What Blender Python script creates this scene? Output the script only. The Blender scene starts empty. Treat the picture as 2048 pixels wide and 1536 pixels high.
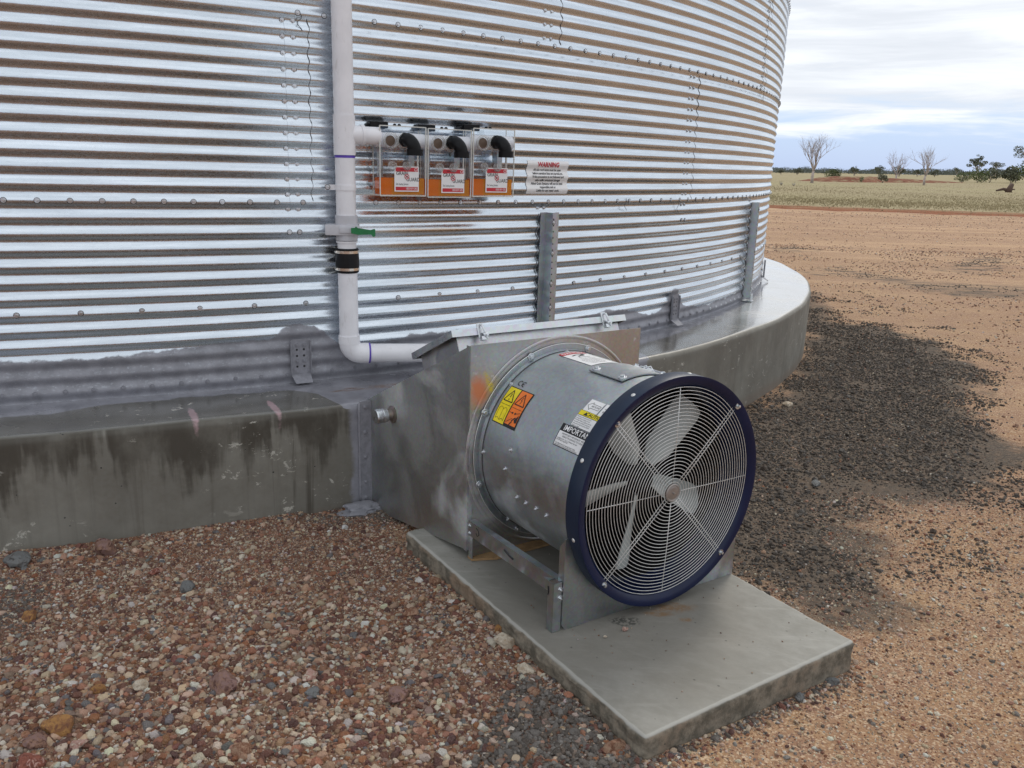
import bpy, bmesh, math, random
import numpy as np
from mathutils import Matrix, Vector
random.seed(7); rng = np.random.default_rng(7)
sc = bpy.context.scene
COL = sc.collection
PI = math.pi

# ------------------------------------------------------------------ camera
cam_d = bpy.data.cameras.new('camera'); cam = bpy.data.objects.new('camera', cam_d); COL.objects.link(cam)
cam_d.sensor_width = 36; cam_d.lens = 30.418; cam_d.clip_start = 0.05; cam_d.clip_end = 9000
_p, _r = math.radians(14.361251), math.radians(1.739736)
_fw = Vector((0, math.cos(_p), -math.sin(_p))); _up0 = Vector((0, math.sin(_p), math.cos(_p))); _ri = Vector((1, 0, 0))
_X = math.cos(_r)*_ri + math.sin(_r)*_up0; _U = -math.sin(_r)*_ri + math.cos(_r)*_up0
M = Matrix.Identity(4)
for i in range(3):
    M[i][0] = _X[i]; M[i][1] = _U[i]; M[i][2] = -_fw[i]
M[2][3] = 1.55
cam.matrix_world = M
sc.camera = cam
sc.cycles.transparent_max_bounces = 32

# ------------------------------------------------------------------ world and sun
SUN_AZ, SUN_EL = math.radians(62), math.radians(42)      # azimuth counted from +X towards +Y
sun_d = bpy.data.lights.new('sun', 'SUN'); sun = bpy.data.objects.new('sun', sun_d); COL.objects.link(sun)
sun_d.energy = 1.25; sun_d.angle = math.radians(16); sun_d.color = (1.0, 0.93, 0.82)
sv = Vector((math.cos(SUN_AZ)*math.cos(SUN_EL), math.sin(SUN_AZ)*math.cos(SUN_EL), math.sin(SUN_EL)))
sun.rotation_euler = sv.to_track_quat('Z', 'Y').to_euler()
sc.view_settings.view_transform = 'Standard'; sc.view_settings.look = 'None'
sc.view_settings.gamma = 1; sc.view_settings.exposure = 0.34
sc.view_settings.use_curve_mapping = False

class NT:
    """small wrapper: n('Type', prop=..., Input=value_or_socket)"""
    def __init__(s, tree): s.t = tree; s.t.nodes.clear()
    def __call__(s, typ, _props=None, **kw):
        nd = s.t.nodes.new(typ)
        for k, v in (_props or {}).items(): setattr(nd, k, v)
        for k, v in kw.items():
            key = k.replace('_', ' ')
            if k.startswith('i') and k[1:].isdigit(): sock = nd.inputs[int(k[1:])]
            else: sock = nd.inputs[key]
            s.set(sock, v)
        return nd
    def set(s, sock, v):
        if isinstance(v, bpy.types.NodeSocket): s.t.links.new(v, sock)
        elif isinstance(v, bpy.types.Node): s.t.links.new(v.outputs[0], sock)
        else:
            if sock.type == 'RGBA' and len(v) == 3: v = (*v, 1)
            sock.default_value = v
    def math(s, op, a, b=0.0, c=None, clamp=False):
        nd = s.t.nodes.new('ShaderNodeMath'); nd.operation = op; nd.use_clamp = clamp
        s.set(nd.inputs[0], a); s.set(nd.inputs[1], b)
        if c is not None: s.set(nd.inputs[2], c)
        return nd.outputs[0]
    def ramp(s, fac, lo, hi, a=0.0, b=1.0, smooth=True):
        nd = s.t.nodes.new('ShaderNodeMapRange'); nd.interpolation_type = 'SMOOTHSTEP' if smooth else 'LINEAR'
        s.set(nd.inputs[0], fac); s.set(nd.inputs[1], lo); s.set(nd.inputs[2], hi); s.set(nd.inputs[3], a); s.set(nd.inputs[4], b)
        return nd.outputs[0]
    def mix(s, fac, a, b, mode='MIX'):
        nd = s.t.nodes.new('ShaderNodeMix'); nd.data_type = 'RGBA'; nd.blend_type = mode
        s.set(nd.inputs[0], fac); s.set(nd.inputs[6], a); s.set(nd.inputs[7], b)
        return nd.outputs[2]
    def noise(s, vec, scale, detail=4, rough=.55, dist=0.0):
        return s('ShaderNodeTexNoise', Vector=vec, Scale=scale, Detail=detail, Roughness=rough, Distortion=dist).outputs[0]
    def scale(s, vec, v):
        nd = s.t.nodes.new('ShaderNodeVectorMath'); nd.operation = 'MULTIPLY'
        s.set(nd.inputs[0], vec); nd.inputs[1].default_value = v
        return nd.outputs[0]
    def sub(s, vec, v):
        nd = s.t.nodes.new('ShaderNodeVectorMath'); nd.operation = 'SUBTRACT'
        s.set(nd.inputs[0], vec); nd.inputs[1].default_value = v
        return nd.outputs[0]
    def length(s, vec):
        nd = s.t.nodes.new('ShaderNodeVectorMath'); nd.operation = 'LENGTH'; s.set(nd.inputs[0], vec)
        return nd.outputs[1]
    def obj(s): return s('ShaderNodeTexCoord').outputs['Object']
    def attr(s, name, out='Fac'):
        nd = s.t.nodes.new('ShaderNodeAttribute'); nd.attribute_name = name
        return nd.outputs[out]
    def blob(s, vec, c, r, nscale=20, namt=.5, soft=.35):
        """soft-edged patch round c with half sizes r, edge broken by noise; 0..1"""
        d = s.length(s.scale(s.sub(vec, c), tuple(1/q for q in r)))
        nz = s.math('MULTIPLY', s.math('SUBTRACT', s.noise(vec, nscale, 4), .5), namt*2)
        return s.ramp(s.math('ADD', d, nz), 1+soft/2, 1-soft/2)
    def bump(s, h, strength=.3, dist=.002, normal=None):
        nd = s('ShaderNodeBump', Height=h, Strength=strength, Distance=dist)
        if normal is not None: s.set(nd.inputs['Normal'], normal)
        return nd.outputs[0]

world = bpy.data.worlds.new('World'); sc.world = world; world.use_nodes = True
w = NT(world.node_tree)
tc = w('ShaderNodeTexCoord').outputs['Generated']
sky = w('ShaderNodeTexSky', dict(sky_type='NISHITA', sun_disc=False, sun_elevation=SUN_EL, sun_rotation=PI/2 - SUN_AZ, altitude=200, air_density=1.0, dust_density=1.2, ozone_density=1.5))
sep = w('ShaderNodeSeparateXYZ', Vector=tc)
el = sep.outputs[2]
# cloud layers seen in perspective: divide direction by its height
den = w.math('ADD', w.math('MAXIMUM', el, 0.0), 0.11)
comb = w('ShaderNodeCombineXYZ', X=w.math('DIVIDE', sep.outputs[0], den), Y=w.math('DIVIDE', sep.outputs[1], den), Z=0.0).outputs[0]
n1 = w.noise(w.scale(comb, (.55, .9, 1)), 1.0, 6, .55, .3)
n2 = w.noise(w.scale(comb, (.28, .55, 1)), 1.7, 4, .5, .2)
n3 = w.noise(w.scale(tc, (2.5, 2.5, 26)), 2.0, 5, .6, .4)
var = w.math('ADD', w.math('MULTIPLY', w.math('SUBTRACT', n1, .5), 1.3), w.math('MULTIPLY', w.math('SUBTRACT', n3, .5), 1.6))
cover = w.math('ADD', w.ramp(el, .012, .085, -.42, .62, smooth=False), var)
cmask = w.ramp(cover, -.18, .42)
ccol = w.mix(w.ramp(w.math('ADD', w.math('MULTIPLY', n2, .5), w.math('MULTIPLY', n3, .5)), .38, .62), (6.4, 6.75, 7.3), (8.3, 8.6, 9.0))
blue = w.mix(w.ramp(el, 0.0, .16), (3.1, 4.7, 7.7), (5.0, 6.4, 8.2))
skyc = w.mix(.82, sky.outputs[0], blue)
fin = w.mix(cmask, skyc, ccol)
below = w.mix(w.ramp(el, -.03, -.005), (2.2, 1.9, 1.5), fin)
bg = w('ShaderNodeBackground', Color=below, Strength=0.1)
w('ShaderNodeOutputWorld', Surface=bg)

# ------------------------------------------------------------------ materials
def newmat(name):
    m = bpy.data.materials.new(name); m.use_nodes = True
    n = NT(m.node_tree); return m, n
def finish(n, sh, disp=None):
    n('ShaderNodeOutputMaterial', Surface=sh)
def pbsdf(n, **kw): return n('ShaderNodeBsdfPrincipled', **kw)
def simple(name, col, rough=.5, metal=0.0, var=.12, vscale=30, bump=0.0, bscale=200, spec=.5):
    m, n = newmat(name); o = n.obj()
    nz = n.noise(o, vscale, 5)
    c = n.mix(n.ramp(nz, .3, .7), tuple(q*(1-var) for q in col), tuple(min(1, q*(1+var)) for q in col))
    r = n.ramp(n.noise(o, vscale*.6, 4), .3, .7, rough*.8, min(1, rough*1.2))
    kw = dict(Base_Color=c, Roughness=r, Metallic=metal, Specular_IOR_Level=spec)
    if bump: kw['Normal'] = n.bump(n.noise(o, bscale, 3), bump, .001)
    finish(n, pbsdf(n, **kw)); return m

def galv(name, col=(.66, .68, .69), r0=.2, r1=.42, cloud=6.0, spangle=90, marks=None, dust=.25, bumpamt=.12):
    """galvanised sheet: metallic with spangle, cloudy white oxide and fine scratches; marks(n, obj) -> list of (mask, colour, rough)"""
    m, n = newmat(name); o = n.obj()
    cl = n.noise(o, cloud, 5, .6, .6)
    sp = n('ShaderNodeTexVoronoi', Vector=o, Scale=spangle).outputs['Color']
    spv = n('ShaderNodeSeparateColor', Color=sp).outputs[0]
    c = n.mix(n.ramp(cl, .35, .7), tuple(q*.86 for q in col), col)
    c = n.mix(.10, c, sp, 'OVERLAY')
    c = n.mix(n.ramp(spv, 0, 1, 0, .12), c, (.4, .42, .44))
    ox = n.ramp(n.noise(o, cloud*.8, 4, .55, .9), .56, .72)
    r = n.math('ADD', n.ramp(cl, .3, .7, r0, r1), n.math('MULTIPLY', spv, .06))
    r = n.math('ADD', r, n.math('MULTIPLY', ox, .18), clamp=True)
    met = n.math('SUBTRACT', 1.0, n.math('MULTIPLY', ox, dust))
    scr = n.noise(n.scale(o, (1, 1, 14)), 60, 4)
    nrm = n.bump(n.noise(o, cloud*.5, 2), bumpamt, .02)
    nrm = n.bump(scr, .05, .001, nrm)
    if marks:
        for mask, colr, rr in marks(n, o):
            c = n.mix(mask, c, colr)
            met = n.math('MULTIPLY', met, n.math('SUBTRACT', 1.0, mask))
            r = n.math('ADD', n.math('MULTIPLY', r, n.math('SUBTRACT', 1.0, mask)), n.math('MULTIPLY', mask, rr))
    finish(n, pbsdf(n, Base_Color=c, Roughness=r, Metallic=met, Normal=nrm)); return m

PAINT = (.235, .235, .26)
def mat_wall():
    m, n = newmat('corrugated_steel'); s = n.attr('sz', 'Vector'); o = n.obj()
    # sz = (arc length, height, radius)
    str_ = n.noise(n.scale(s, (1.2, 30, 1)), 2.2, 5, .6)
    fine = n.noise(n.scale(s, (10, 90, 1)), 4, 5, .65)
    sp = n('ShaderNodeTexVoronoi', Vector=n.scale(s, (1, 1.5, 1)), Scale=80).outputs['Color']
    spv = n('ShaderNodeSeparateColor', Color=sp).outputs[0]
    c = n.mix(n.ramp(str_, .35, .7), (.58, .64, .70), (.74, .80, .86))
    c = n.mix(n.ramp(n.noise(s, 1.1, 5, .6), .35, .65, 0, .35), c, (.56, .59, .62))
    c = n.mix(n.ramp(n.noise(n.scale(s, (60, 140, 1)), 1, 3, .7), .55, .75, 0, .30), c, (.42, .45, .48))
    scuff = n.math('MULTIPLY', n.ramp(n.noise(n.scale(s, (14, 60, 1)), 2.0, 4, .7, 1.0), .66, .74), n.ramp(n.noise(s, 1.7, 3), .5, .7))
    c = n.mix(n.math('MULTIPLY', scuff, .55), c, (.25, .26, .28))
    tan = n.math('MAXIMUM', n.blob(s, (-7.17, 1.205, 7.56), (.30, .012, .5), 12, .3, .8), n.blob(s, (-7.19, 1.135, 7.56), (.26, .012, .5), 12, .3, .8))
    c = n.mix(n.math('MULTIPLY', tan, .55), c, (.55, .36, .17))
    r = n.math('ADD', n.ramp(fine, .3, .7, .17, .30), n.math('MULTIPLY', spv, .07))
    r = n.math('ADD', r, n.math('MULTIPLY', scuff, .25))
    nrm = n.bump(n.noise(n.scale(s, (1, 3, 1)), 2.5, 2), .22, .01)
    nrm = n.bump(n.noise(n.scale(s, (3, 8, 1)), 9, 3), .12, .003, nrm)
    nrm = n.bump(n.noise(n.scale(s, (40, 90, 1)), 2, 4, .7), .10, .0012, nrm)
    steel = pbsdf(n, Base_Color=c, Roughness=r, Metallic=1.0, Normal=nrm)
    pn = n.math('ADD', n.attr('paint'), n.math('MULTIPLY', n.math('SUBTRACT', n.noise(s, 9, 5, .6), .5), 1.6))
    pm = n.ramp(pn, -.12, .14)
    pm = n.math('MULTIPLY', pm, n.ramp(n.noise(s, 140, 2), .30, .45, .75, 1))
    pc = n.mix(n.ramp(n.noise(s, 14, 4), .3, .7), tuple(q*.85 for q in PAINT), tuple(q*1.2 for q in PAINT))
    paint = pbsdf(n, Base_Color=pc, Roughness=.5, Normal=n.bump(n.noise(s, 60, 4), .35, .002))
    mx = n('ShaderNodeMixShader', i0=pm, i1=steel.outputs[0], i2=paint.outputs[0])
    finish(n, mx); return m

def mat_slab():
    m, n = newmat('slab_concrete'); s = n.attr('sz', 'Vector')   # arc length, height, radius
    o = n.obj()
    big = n.noise(n.scale(s, (1, 1, 1)), 2.0, 5)
    fine = n.noise(n.scale(s, (1, 1, 1)), 60, 5)
    base = n.mix(n.ramp(big, .3, .7), (.165, .155, .13), (.245, .235, .20))
    base = n.mix(n.ramp(n.noise(s, 5.5, 6, .7), .38, .68, 0, .55), base, (.135, .12, .095))
    base = n.mix(n.ramp(fine, .35, .7, 0, .35), base, (.2, .19, .165))
    sx = n('ShaderNodeSeparateXYZ', Vector=s); z = sx.outputs[1]
    # damp dark drips that hang from the rim
    drip = n.noise(n.scale(s, (4.2, .55, 0)), 1.4, 5, .62, .25)
    drip2 = n.noise(n.scale(s, (17, 1.2, 0)), 1.0, 3, .6)
    drip3 = n.noise(n.scale(s, (9, .35, 0)), 1.3, 5, .7, .5)
    low = n.math('ADD', n.math('MULTIPLY', n.math('SUBTRACT', drip, .5), 1.15), n.math('MULTIPLY', n.math('SUBTRACT', drip2, .5), .42))
    low = n.math('ADD', low, n.math('MULTIPLY', n.math('SUBTRACT', n.noise(n.scale(s, (1, 2, 0)), 7, 4, .6), .5), .18))
    dm = n.ramp(n.math('ADD', n.math('SUBTRACT', z, .30), low), -.05, .10)
    dm = n.math('MULTIPLY', dm, n.ramp(n.noise(n.scale(s, (2, 1, 0)), 3, 5, .65), .3, .6, .45, 1.0))
    dm = n.math('MAXIMUM', dm, n.math('MULTIPLY', n.ramp(drip3, .54, .66), n.ramp(sx.outputs[0], -8.9, -8.5, .25, .8)))
    face = n.ramp(sx.outputs[2], 8.0, 8.02)
    leftw = n.attr('left')
    dmask = n.math('MULTIPLY', n.math('MULTIPLY', dm, face), n.math('ADD', n.math('MULTIPLY', leftw, .70), .24))
    c = n.mix(dmask, base, (.060, .051, .038))
    st = n.ramp(n.noise(n.scale(s, (26, .6, 0)), 1, 4), .5, .75)
    c = n.mix(n.math('MULTIPLY', n.math('MULTIPLY', st, face), .35), c, (.12, .11, .09))
    # top ledge: darker, damp on the near side
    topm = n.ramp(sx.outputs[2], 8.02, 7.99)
    tw = n.math('MULTIPLY', topm, n.ramp(n.noise(s, 3.3, 4), .38, .6, .55, .95))
    c = n.mix(n.math('MULTIPLY', tw, .8), c, (.085, .08, .066))
    pale = n.math('MULTIPLY', topm, n.ramp(n.math('ADD', sx.outputs[0], n.math('MULTIPLY', n.noise(s, 2.2, 4), 1.2)), -4.35, -3.7))  # bright sky reflection on the far ledge, put into the colour
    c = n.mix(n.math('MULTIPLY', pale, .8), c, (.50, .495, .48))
    # pale lime marks
    lim = n.math('MULTIPLY', n.ramp(n.noise(n.scale(s, (1, 1.5, 1)), 13, 7, .75, .5), .60, .64), n.ramp(n.math('ADD', n.noise(s, 2.4, 3), n.math('MULTIPLY', topm, .06)), .46, .56))
    c = n.mix(n.math('MULTIPLY', lim, .9), c, (.50, .48, .42))
    pits = n.ramp(n('ShaderNodeTexVoronoi', Vector=s, Scale=22).outputs['Distance'], .10, .06)
    pits = n.math('MULTIPLY', pits, n.ramp(n.noise(s, 6, 2), .52, .58))
    c = n.mix(pits, c, (.02, .02, .02))
    foot = n.math('MULTIPLY', n.ramp(n.math('ADD', z, n.math('MULTIPLY', big, .05)), .07, .0), face)
    c = n.mix(n.math('MULTIPLY', foot, .5), c, (.16, .12, .09))
    # pink chalk strokes across the rim
    for cx_, cr in ((-8.02*1.1067, 7.93), (-8.02*1.0649, 7.93)):
        ch = n.blob(s, (cx_, .485, cr), (.016, .09, .10), 60, .35, .6)
        c = n.mix(n.math('MULTIPLY', ch, .7), c, (.55, .36, .38))
    jn = n.math('MULTIPLY', n.ramp(n.math('ABSOLUTE', n.math('SUBTRACT', sx.outputs[0], -8.03*.52)), .004, .0015), face)
    c = n.mix(n.math('MULTIPLY', jn, .8), c, (.06, .055, .05))
    pn = n.math('ADD', n.attr('paint'), n.math('MULTIPLY', n.math('SUBTRACT', n.noise(s, 7, 5, .6), .5), 1.5))
    pm = n.ramp(pn, -.15, .25)
    pc = n.mix(n.ramp(n.noise(s, 9, 4), .3, .7), tuple(q*.85 for q in PAINT), tuple(q*1.25 for q in PAINT))
    rust = n.blob(s, (-8.0*1.0, .495, 7.78), (.22, .3, .03), 12, .5, .8)
    rust = n.math('MULTIPLY', rust, n.ramp(n.noise(n.scale(s, (3, 1, 30)), 4, 4), .45, .6))
    pc = n.mix(rust, pc, (.20, .10, .04))
    c = n.mix(pm, c, pc)
    r = n.math('ADD', n.math('MULTIPLY', topm, -.38), n.ramp(n.noise(s, 5, 4), .3, .7, .56, .74))
    wet = n.math('MULTIPLY', n.math('MULTIPLY', topm, n.ramp(n.noise(s, 1.6, 3), .35, .55)), .14)
    r = n.math('SUBTRACT', r, wet)
    r = n.math('MAXIMUM', r, .17)
    h = n.math('ADD', n.math('MULTIPLY', fine, .5), n.math('MULTIPLY', n.math('MULTIPLY', n.noise(s, 40, 3, .5, 2.), pm), 1.2))
    h = n.math('SUBTRACT', h, pits)
    nrm = n.bump(n.math('MULTIPLY', h, n.ramp(topm, 0, 1, 1, .22)), .32, .003)
    finish(n, pbsdf(n, Base_Color=c, Roughness=r, Normal=nrm, Specular_IOR_Level=n.ramp(topm, 0, 1, .45, .8), Coat_Weight=n.math('MULTIPLY', topm, .7), Coat_Roughness=.14)); return m

def mat_pad():
    m, n = newmat('pad_concrete'); o = n.obj(); g = n('ShaderNodeNewGeometry').outputs['Normal']
    nz = n('ShaderNodeSeparateXYZ', Vector=g).outputs[2]
    big = n.noise(o, 3.2, 6, .6, .6); fine = n.noise(o, 90, 5)
    c = n.mix(n.ramp(big, .32, .68), (.235, .23, .205), (.315, .305, .275))
    c = n.mix(n.ramp(n.noise(o, 9, 7, .7), .35, .7, 0, .45), c, (.17, .16, .135))
    sw = n.noise(n.scale(n('ShaderNodeVectorRotate', dict(rotation_type='Z_AXIS'), Vector=o, Angle=.55).outputs[0], (2, 22, 1)), 2.2, 4, .6, .8)
    c = n.mix(n.ramp(sw, .45, .75, 0, .3), c, (.36, .35, .32))
    c = n.mix(n.ramp(fine, .3, .7, 0, .2), c, (.25, .24, .2))
    c = n.mix(n.math('MULTIPLY', n.ramp(n.noise(n.scale(o, (1, 6, 1)), 6, 4), .5, .8), .25), c, (.5, .49, .45))
    # darker area under the fan, rust marks in front of it
    dark_patch = n.blob(o, (0.03, -.05, 0), (.50, .72, 1), 5, .35, .7)
    c = n.mix(n.math('MULTIPLY', dark_patch, .6), c, (.15, .135, .11))
    for cc, rr in (((.585-PX, 2.704-PY, 0), (.07, .03, 1)), ((.604-PX, 2.621-PY, 0), (.022, .014, 1)), ((.52-PX, 2.66-PY, 0), (.05, .02, 1))):
        rs = n.math('MULTIPLY', n.blob(o, cc, rr, 30, .7, .9), n.ramp(n.noise(o, 70, 3), .4, .6, .4, 1))
        c = n.mix(n.math('MULTIPLY', rs, .75), c, (.20, .11, .045))
    blk = n.math('MULTIPLY', n.blob(o, (.40-PX, 2.60-PY, 0), (.05, .03, 1), 40, .6, .5), n.ramp(n.noise(o, 90, 3), .45, .55))
    c = n.mix(n.math('MULTIPLY', blk, .8), c, (.04, .04, .035))
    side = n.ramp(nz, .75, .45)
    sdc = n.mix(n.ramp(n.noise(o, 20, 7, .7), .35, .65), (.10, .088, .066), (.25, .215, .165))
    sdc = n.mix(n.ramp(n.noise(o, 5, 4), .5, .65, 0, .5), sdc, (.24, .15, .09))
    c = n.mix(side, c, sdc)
    edge = n.math('MULTIPLY', n.ramp(nz, .55, .8), n.ramp(nz, .995, .93))
    c = n.mix(n.math('MULTIPLY', edge, .5), c, (.46, .45, .41))
    pits = n.math('MULTIPLY', n.ramp(n('ShaderNodeTexVoronoi', Vector=o, Scale=26).outputs['Distance'], .12, .06), n.ramp(n.noise(o, 8, 2), .48, .6))
    c = n.mix(n.math('MULTIPLY', pits, n.ramp(side, 0, 1, .5, 1)), c, (.03, .03, .025))
    h = n.math('ADD', n.math('MULTIPLY', n.noise(o, 25, 4), n.ramp(side, 0, 1, .35, 2.0)), n.math('MULTIPLY', fine, n.ramp(side, 0, 1, .25, 1.0)))
    r = n.math('ADD', n.ramp(n.noise(o, 5, 4), .3, .7, .66, .82), n.math('MULTIPLY', side, .15))
    finish(n, pbsdf(n, Base_Color=c, Roughness=r, Normal=n.bump(n.math('SUBTRACT', h, pits), .5, .003))); return m

def mat_yard():
    m, n = newmat('gravel_soil'); o = n.obj()
    big = n.noise(o, .35, 4); mid = n.noise(o, 3.0, 5, .6); f1 = n.noise(o, 90, 4, .7); f2 = n('ShaderNodeTexVoronoi', Vector=o, Scale=160).outputs['Color']
    f2v = n('ShaderNodeSeparateColor', Color=f2).outputs[0]
    c = n.mix(n.ramp(big, .35, .65), (.35, .205, .105), (.45, .29, .158))
    c = n.mix(n.ramp(n.noise(o, 1.1, 6, .7), .42, .62, 0, .5), c, (.27, .15, .085))
    c = n.mix(n.ramp(mid, .35, .7, 0, .65), c, (.33, .195, .125))
    c = n.mix(n.ramp(n.noise(o, 12, 6, .75), .42, .66, 0, .55), c, (.27, .155, .105))
    c = n.mix(n.ramp(f1, .35, .7, .0, .45), c, (.24, .13, .085))
    c = n.mix(n.ramp(f2v, .6, 1.0, 0, .7), c, (.60, .46, .32))
    c = n.mix(n.ramp(f2v, .25, .0, 0, .6), c, (.15, .08, .06))
    # wheel tracks on the far yard: streaks across
    trk = n.ramp(n.noise(n.scale(o, (.05, 1.0, 1)), 1.2, 5, .6), .45, .7)
    far = n.ramp(n('ShaderNodeSeparateXYZ', Vector=o).outputs[1], 8, 16)
    c = n.mix(n.math('MULTIPLY', n.math('MULTIPLY', trk, far), .7), c, (.50, .33, .20))
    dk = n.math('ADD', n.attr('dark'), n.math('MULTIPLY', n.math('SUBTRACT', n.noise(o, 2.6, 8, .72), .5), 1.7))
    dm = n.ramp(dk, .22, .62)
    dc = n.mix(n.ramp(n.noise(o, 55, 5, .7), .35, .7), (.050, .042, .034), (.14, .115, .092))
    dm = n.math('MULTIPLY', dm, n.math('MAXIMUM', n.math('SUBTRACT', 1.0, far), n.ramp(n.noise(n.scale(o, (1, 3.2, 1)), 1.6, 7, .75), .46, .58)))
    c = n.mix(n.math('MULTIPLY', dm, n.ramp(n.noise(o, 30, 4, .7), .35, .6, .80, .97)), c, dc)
    rd = n.math('ADD', n.attr('red'), n.math('MULTIPLY', n.math('SUBTRACT', n.noise(o, 2.5, 6, .65), .5), .8))
    c = n.mix(n.math('MULTIPLY', n.ramp(rd, .35, .6), .75), c, n.mix(f1, (.15, .075, .05), (.27, .16, .11)))
    h = n.math('ADD', n.noise(o, 70, 5, .7), n.math('MULTIPLY', f2v, .5))
    h = n.math('ADD', h, n.math('MULTIPLY', n.noise(o, 6, 3), 2.0))
    finish(n, pbsdf(n, Base_Color=c, Roughness=.95, Normal=n.bump(h, .7, .006), Specular_IOR_Level=.2)); return m

def mat_field():
    m, n = newmat('dry_grassland'); o = n.obj()
    big = n.noise(n.scale(o, (.4, 1, 1)), .05, 5); mid = n.noise(n.scale(o, (.35, 1, 1)), .6, 6, .65); fine = n.noise(n.scale(o, (.5, 1, 1)), 6, 5, .7)
    c = n.mix(n.ramp(mid, .35, .65), (.27, .225, .135), (.37, .31, .195))
    c = n.mix(n.ramp(big, .4, .65, 0, .6), c, (.34, .30, .17))
    c = n.mix(n.ramp(fine, .5, .75, 0, .5), c, (.16, .14, .075))
    y = n('ShaderNodeSeparateXYZ', Vector=o)
    # bare red verge beside the yard
    dist = n.math('SUBTRACT', n.math('ADD', y.outputs[1], n.math('MULTIPLY', y.outputs[0], .05)), 38.6)
    bare = n.ramp(n.math('ADD', n.math('DIVIDE', dist, 6.5), n.math('MULTIPLY', n.math('SUBTRACT', n.noise(n.scale(o, (.5, 1, 1)), .9, 6, .7), .5), 1.6)), .95, .35)
    rc = n.mix(n.ramp(fine, .3, .7), (.15, .055, .028), (.30, .125, .065))
    c = n.mix(bare, c, rc)
    finish(n, pbsdf(n, Base_Color=c, Roughness=1.0, Specular_IOR_Level=.1, Normal=n.bump(n.noise(o, 3, 5, .7), .8, .1))); return m

def mat_inst(name, rough=.85, bumpamt=.6):
    """stones coloured by a per-instance attribute"""
    m, n = newmat(name); o = n.obj()
    nd = n.t.nodes.new('ShaderNodeAttribute'); nd.attribute_type = 'INSTANCER'; nd.attribute_name = 'col'
    c = nd.outputs['Color']
    nz = n.noise(o, 2.2, 5, .65)
    c2 = n.mix(n.ramp(nz, .4, .75, 0, .6), c, (.22, .12, .075), 'MIX')
    c = n.mix(.22, c, c2)
    c = n.mix(n.ramp(n.noise(o, 7, 3), .35, .7, 0, .45), c, n.mix(.5, c, (.6, .5, .42)))
    finish(n, pbsdf(n, Base_Color=c, Roughness=rough, Specular_IOR_Level=.25, Normal=n.bump(n.noise(o, 5, 4), bumpamt, .3))); return m
def mat_rock(name, c1, c2, c3=None, rough=.85):
    m, n = newmat(name); o = n.obj()
    a = n.noise(o, 1.6, 7, .7, .6)
    c = n.mix(n.ramp(a, .42, .58), c1, c2)
    if c3: c = n.mix(n.ramp(n.noise(o, 2.6, 6, .7, .8), .52, .62), c, c3)
    c = n.mix(n.ramp(n.noise(o, 9, 5, .7), .4, .75, 0, .28), c, (.20, .14, .10))
    finish(n, pbsdf(n, Base_Color=c, Roughness=rough, Specular_IOR_Level=.25, Normal=n.bump(n.noise(o, 5, 7, .75), .6, .07))); return m
def mat_leaf(name, a, b):
    m, n = newmat(name); g = n('ShaderNodeNewGeometry')
    c = n.mix(g.outputs['Random Per Island'], a, b)
    finish(n, pbsdf(n, Base_Color=c, Roughness=.65, Specular_IOR_Level=.3)); return m

PX, PY = .361, 2.89       # pad centre
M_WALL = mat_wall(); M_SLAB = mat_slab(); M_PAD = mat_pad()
M_ZINC = galv('zinc_bolt', (.70, .72, .74), .25, .4, 60, 300)
M_UPR = galv('stiffener_steel', (.50, .54, .56), .28, .42, 5, 70)
M_BARREL = galv('barrel_steel', (.52, .56, .58), .34, .50, 3.6, 120, dust=.55)
def plate_marks(n, o):
    sm = n.blob(o, (.035, .0, .745), (.052, 1, .065), 26, .30, .7)
    ye = n.blob(n('ShaderNodeVectorRotate', dict(rotation_type='Y_AXIS'), Vector=o, Center=(.083, 0, .757), Angle=.42).outputs[0], (.083, 0, .757), (.014, 1, .062), 40, .45, .8)
    haze = n.math('MULTIPLY', n.blob(o, (.095, 0, .74), (.035, 1, .05), 40, .6, 1.2), .45)
    sc_ = n.math('MULTIPLY', n.ramp(n.noise(n.scale(o, (3, 1, 3)), 9, 5, .7), .63, .68), .35)
    return [(n.math('MULTIPLY', sm, .85), (.62, .17, .04), .6), (haze, (.45, .36, .10), .6), (n.math('MULTIPLY', ye, n.ramp(n.noise(o, 220, 2), .35, .55)), (.62, .48, .03), .6), (sc_, (.75, .76, .78), .6)]
M_BOX = galv('duct_steel', (.56, .545, .53), .32, .46, 2.6, 120, marks=plate_marks, dust=.5, bumpamt=.08)
M_SIDE = galv('duct_side_steel', (.50, .51, .50), .36, .56, 3.0, 120, dust=.65, bumpamt=.10)
M_LID = galv('lid_steel', (.66, .68, .70), .22, .36, 9, 60)
M_LEG = galv('leg_steel', (.50, .53, .55), .28, .40, 3, 120, dust=.3, bumpamt=.06)
def mat_pvc():
    m, n = newmat('white_pvc'); o = n.obj()
    c = n.mix(n.ramp(n.noise(o, 9, 5), .3, .7), (.74, .735, .76), (.82, .815, .84))
    c = n.mix(n.math('MULTIPLY', n.ramp(n.noise(n.scale(o, (1, 1, .25)), 26, 6, .75), .56, .70), .35), c, (.42, .39, .36))
    c = n.mix(n.math('MULTIPLY', n.ramp(n.noise(n.scale(o, (1, 1, .3)), 70, 4, .8, .5), .68, .72), .6), c, (.2, .19, .19))
    finish(n, pbsdf(n, Base_Color=c, Roughness=n.ramp(n.noise(o, 30, 4), .3, .7, .28, .5))); return m
M_PVC = mat_pvc()
M_PVCG = simple('grey_white_valve_plastic', (.52, .52, .55), .4, 0, .05, 30)
M_GREEN = simple('green_handle_plastic', (.01, .16, .05), .4)
M_RUBBER_SHADE = simple('black_rubber_and_shade', (.008, .008, .009), .5, 0, .2, 40, spec=.25)  # rubber coupling, and the painted shadow ring round bolts
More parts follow.
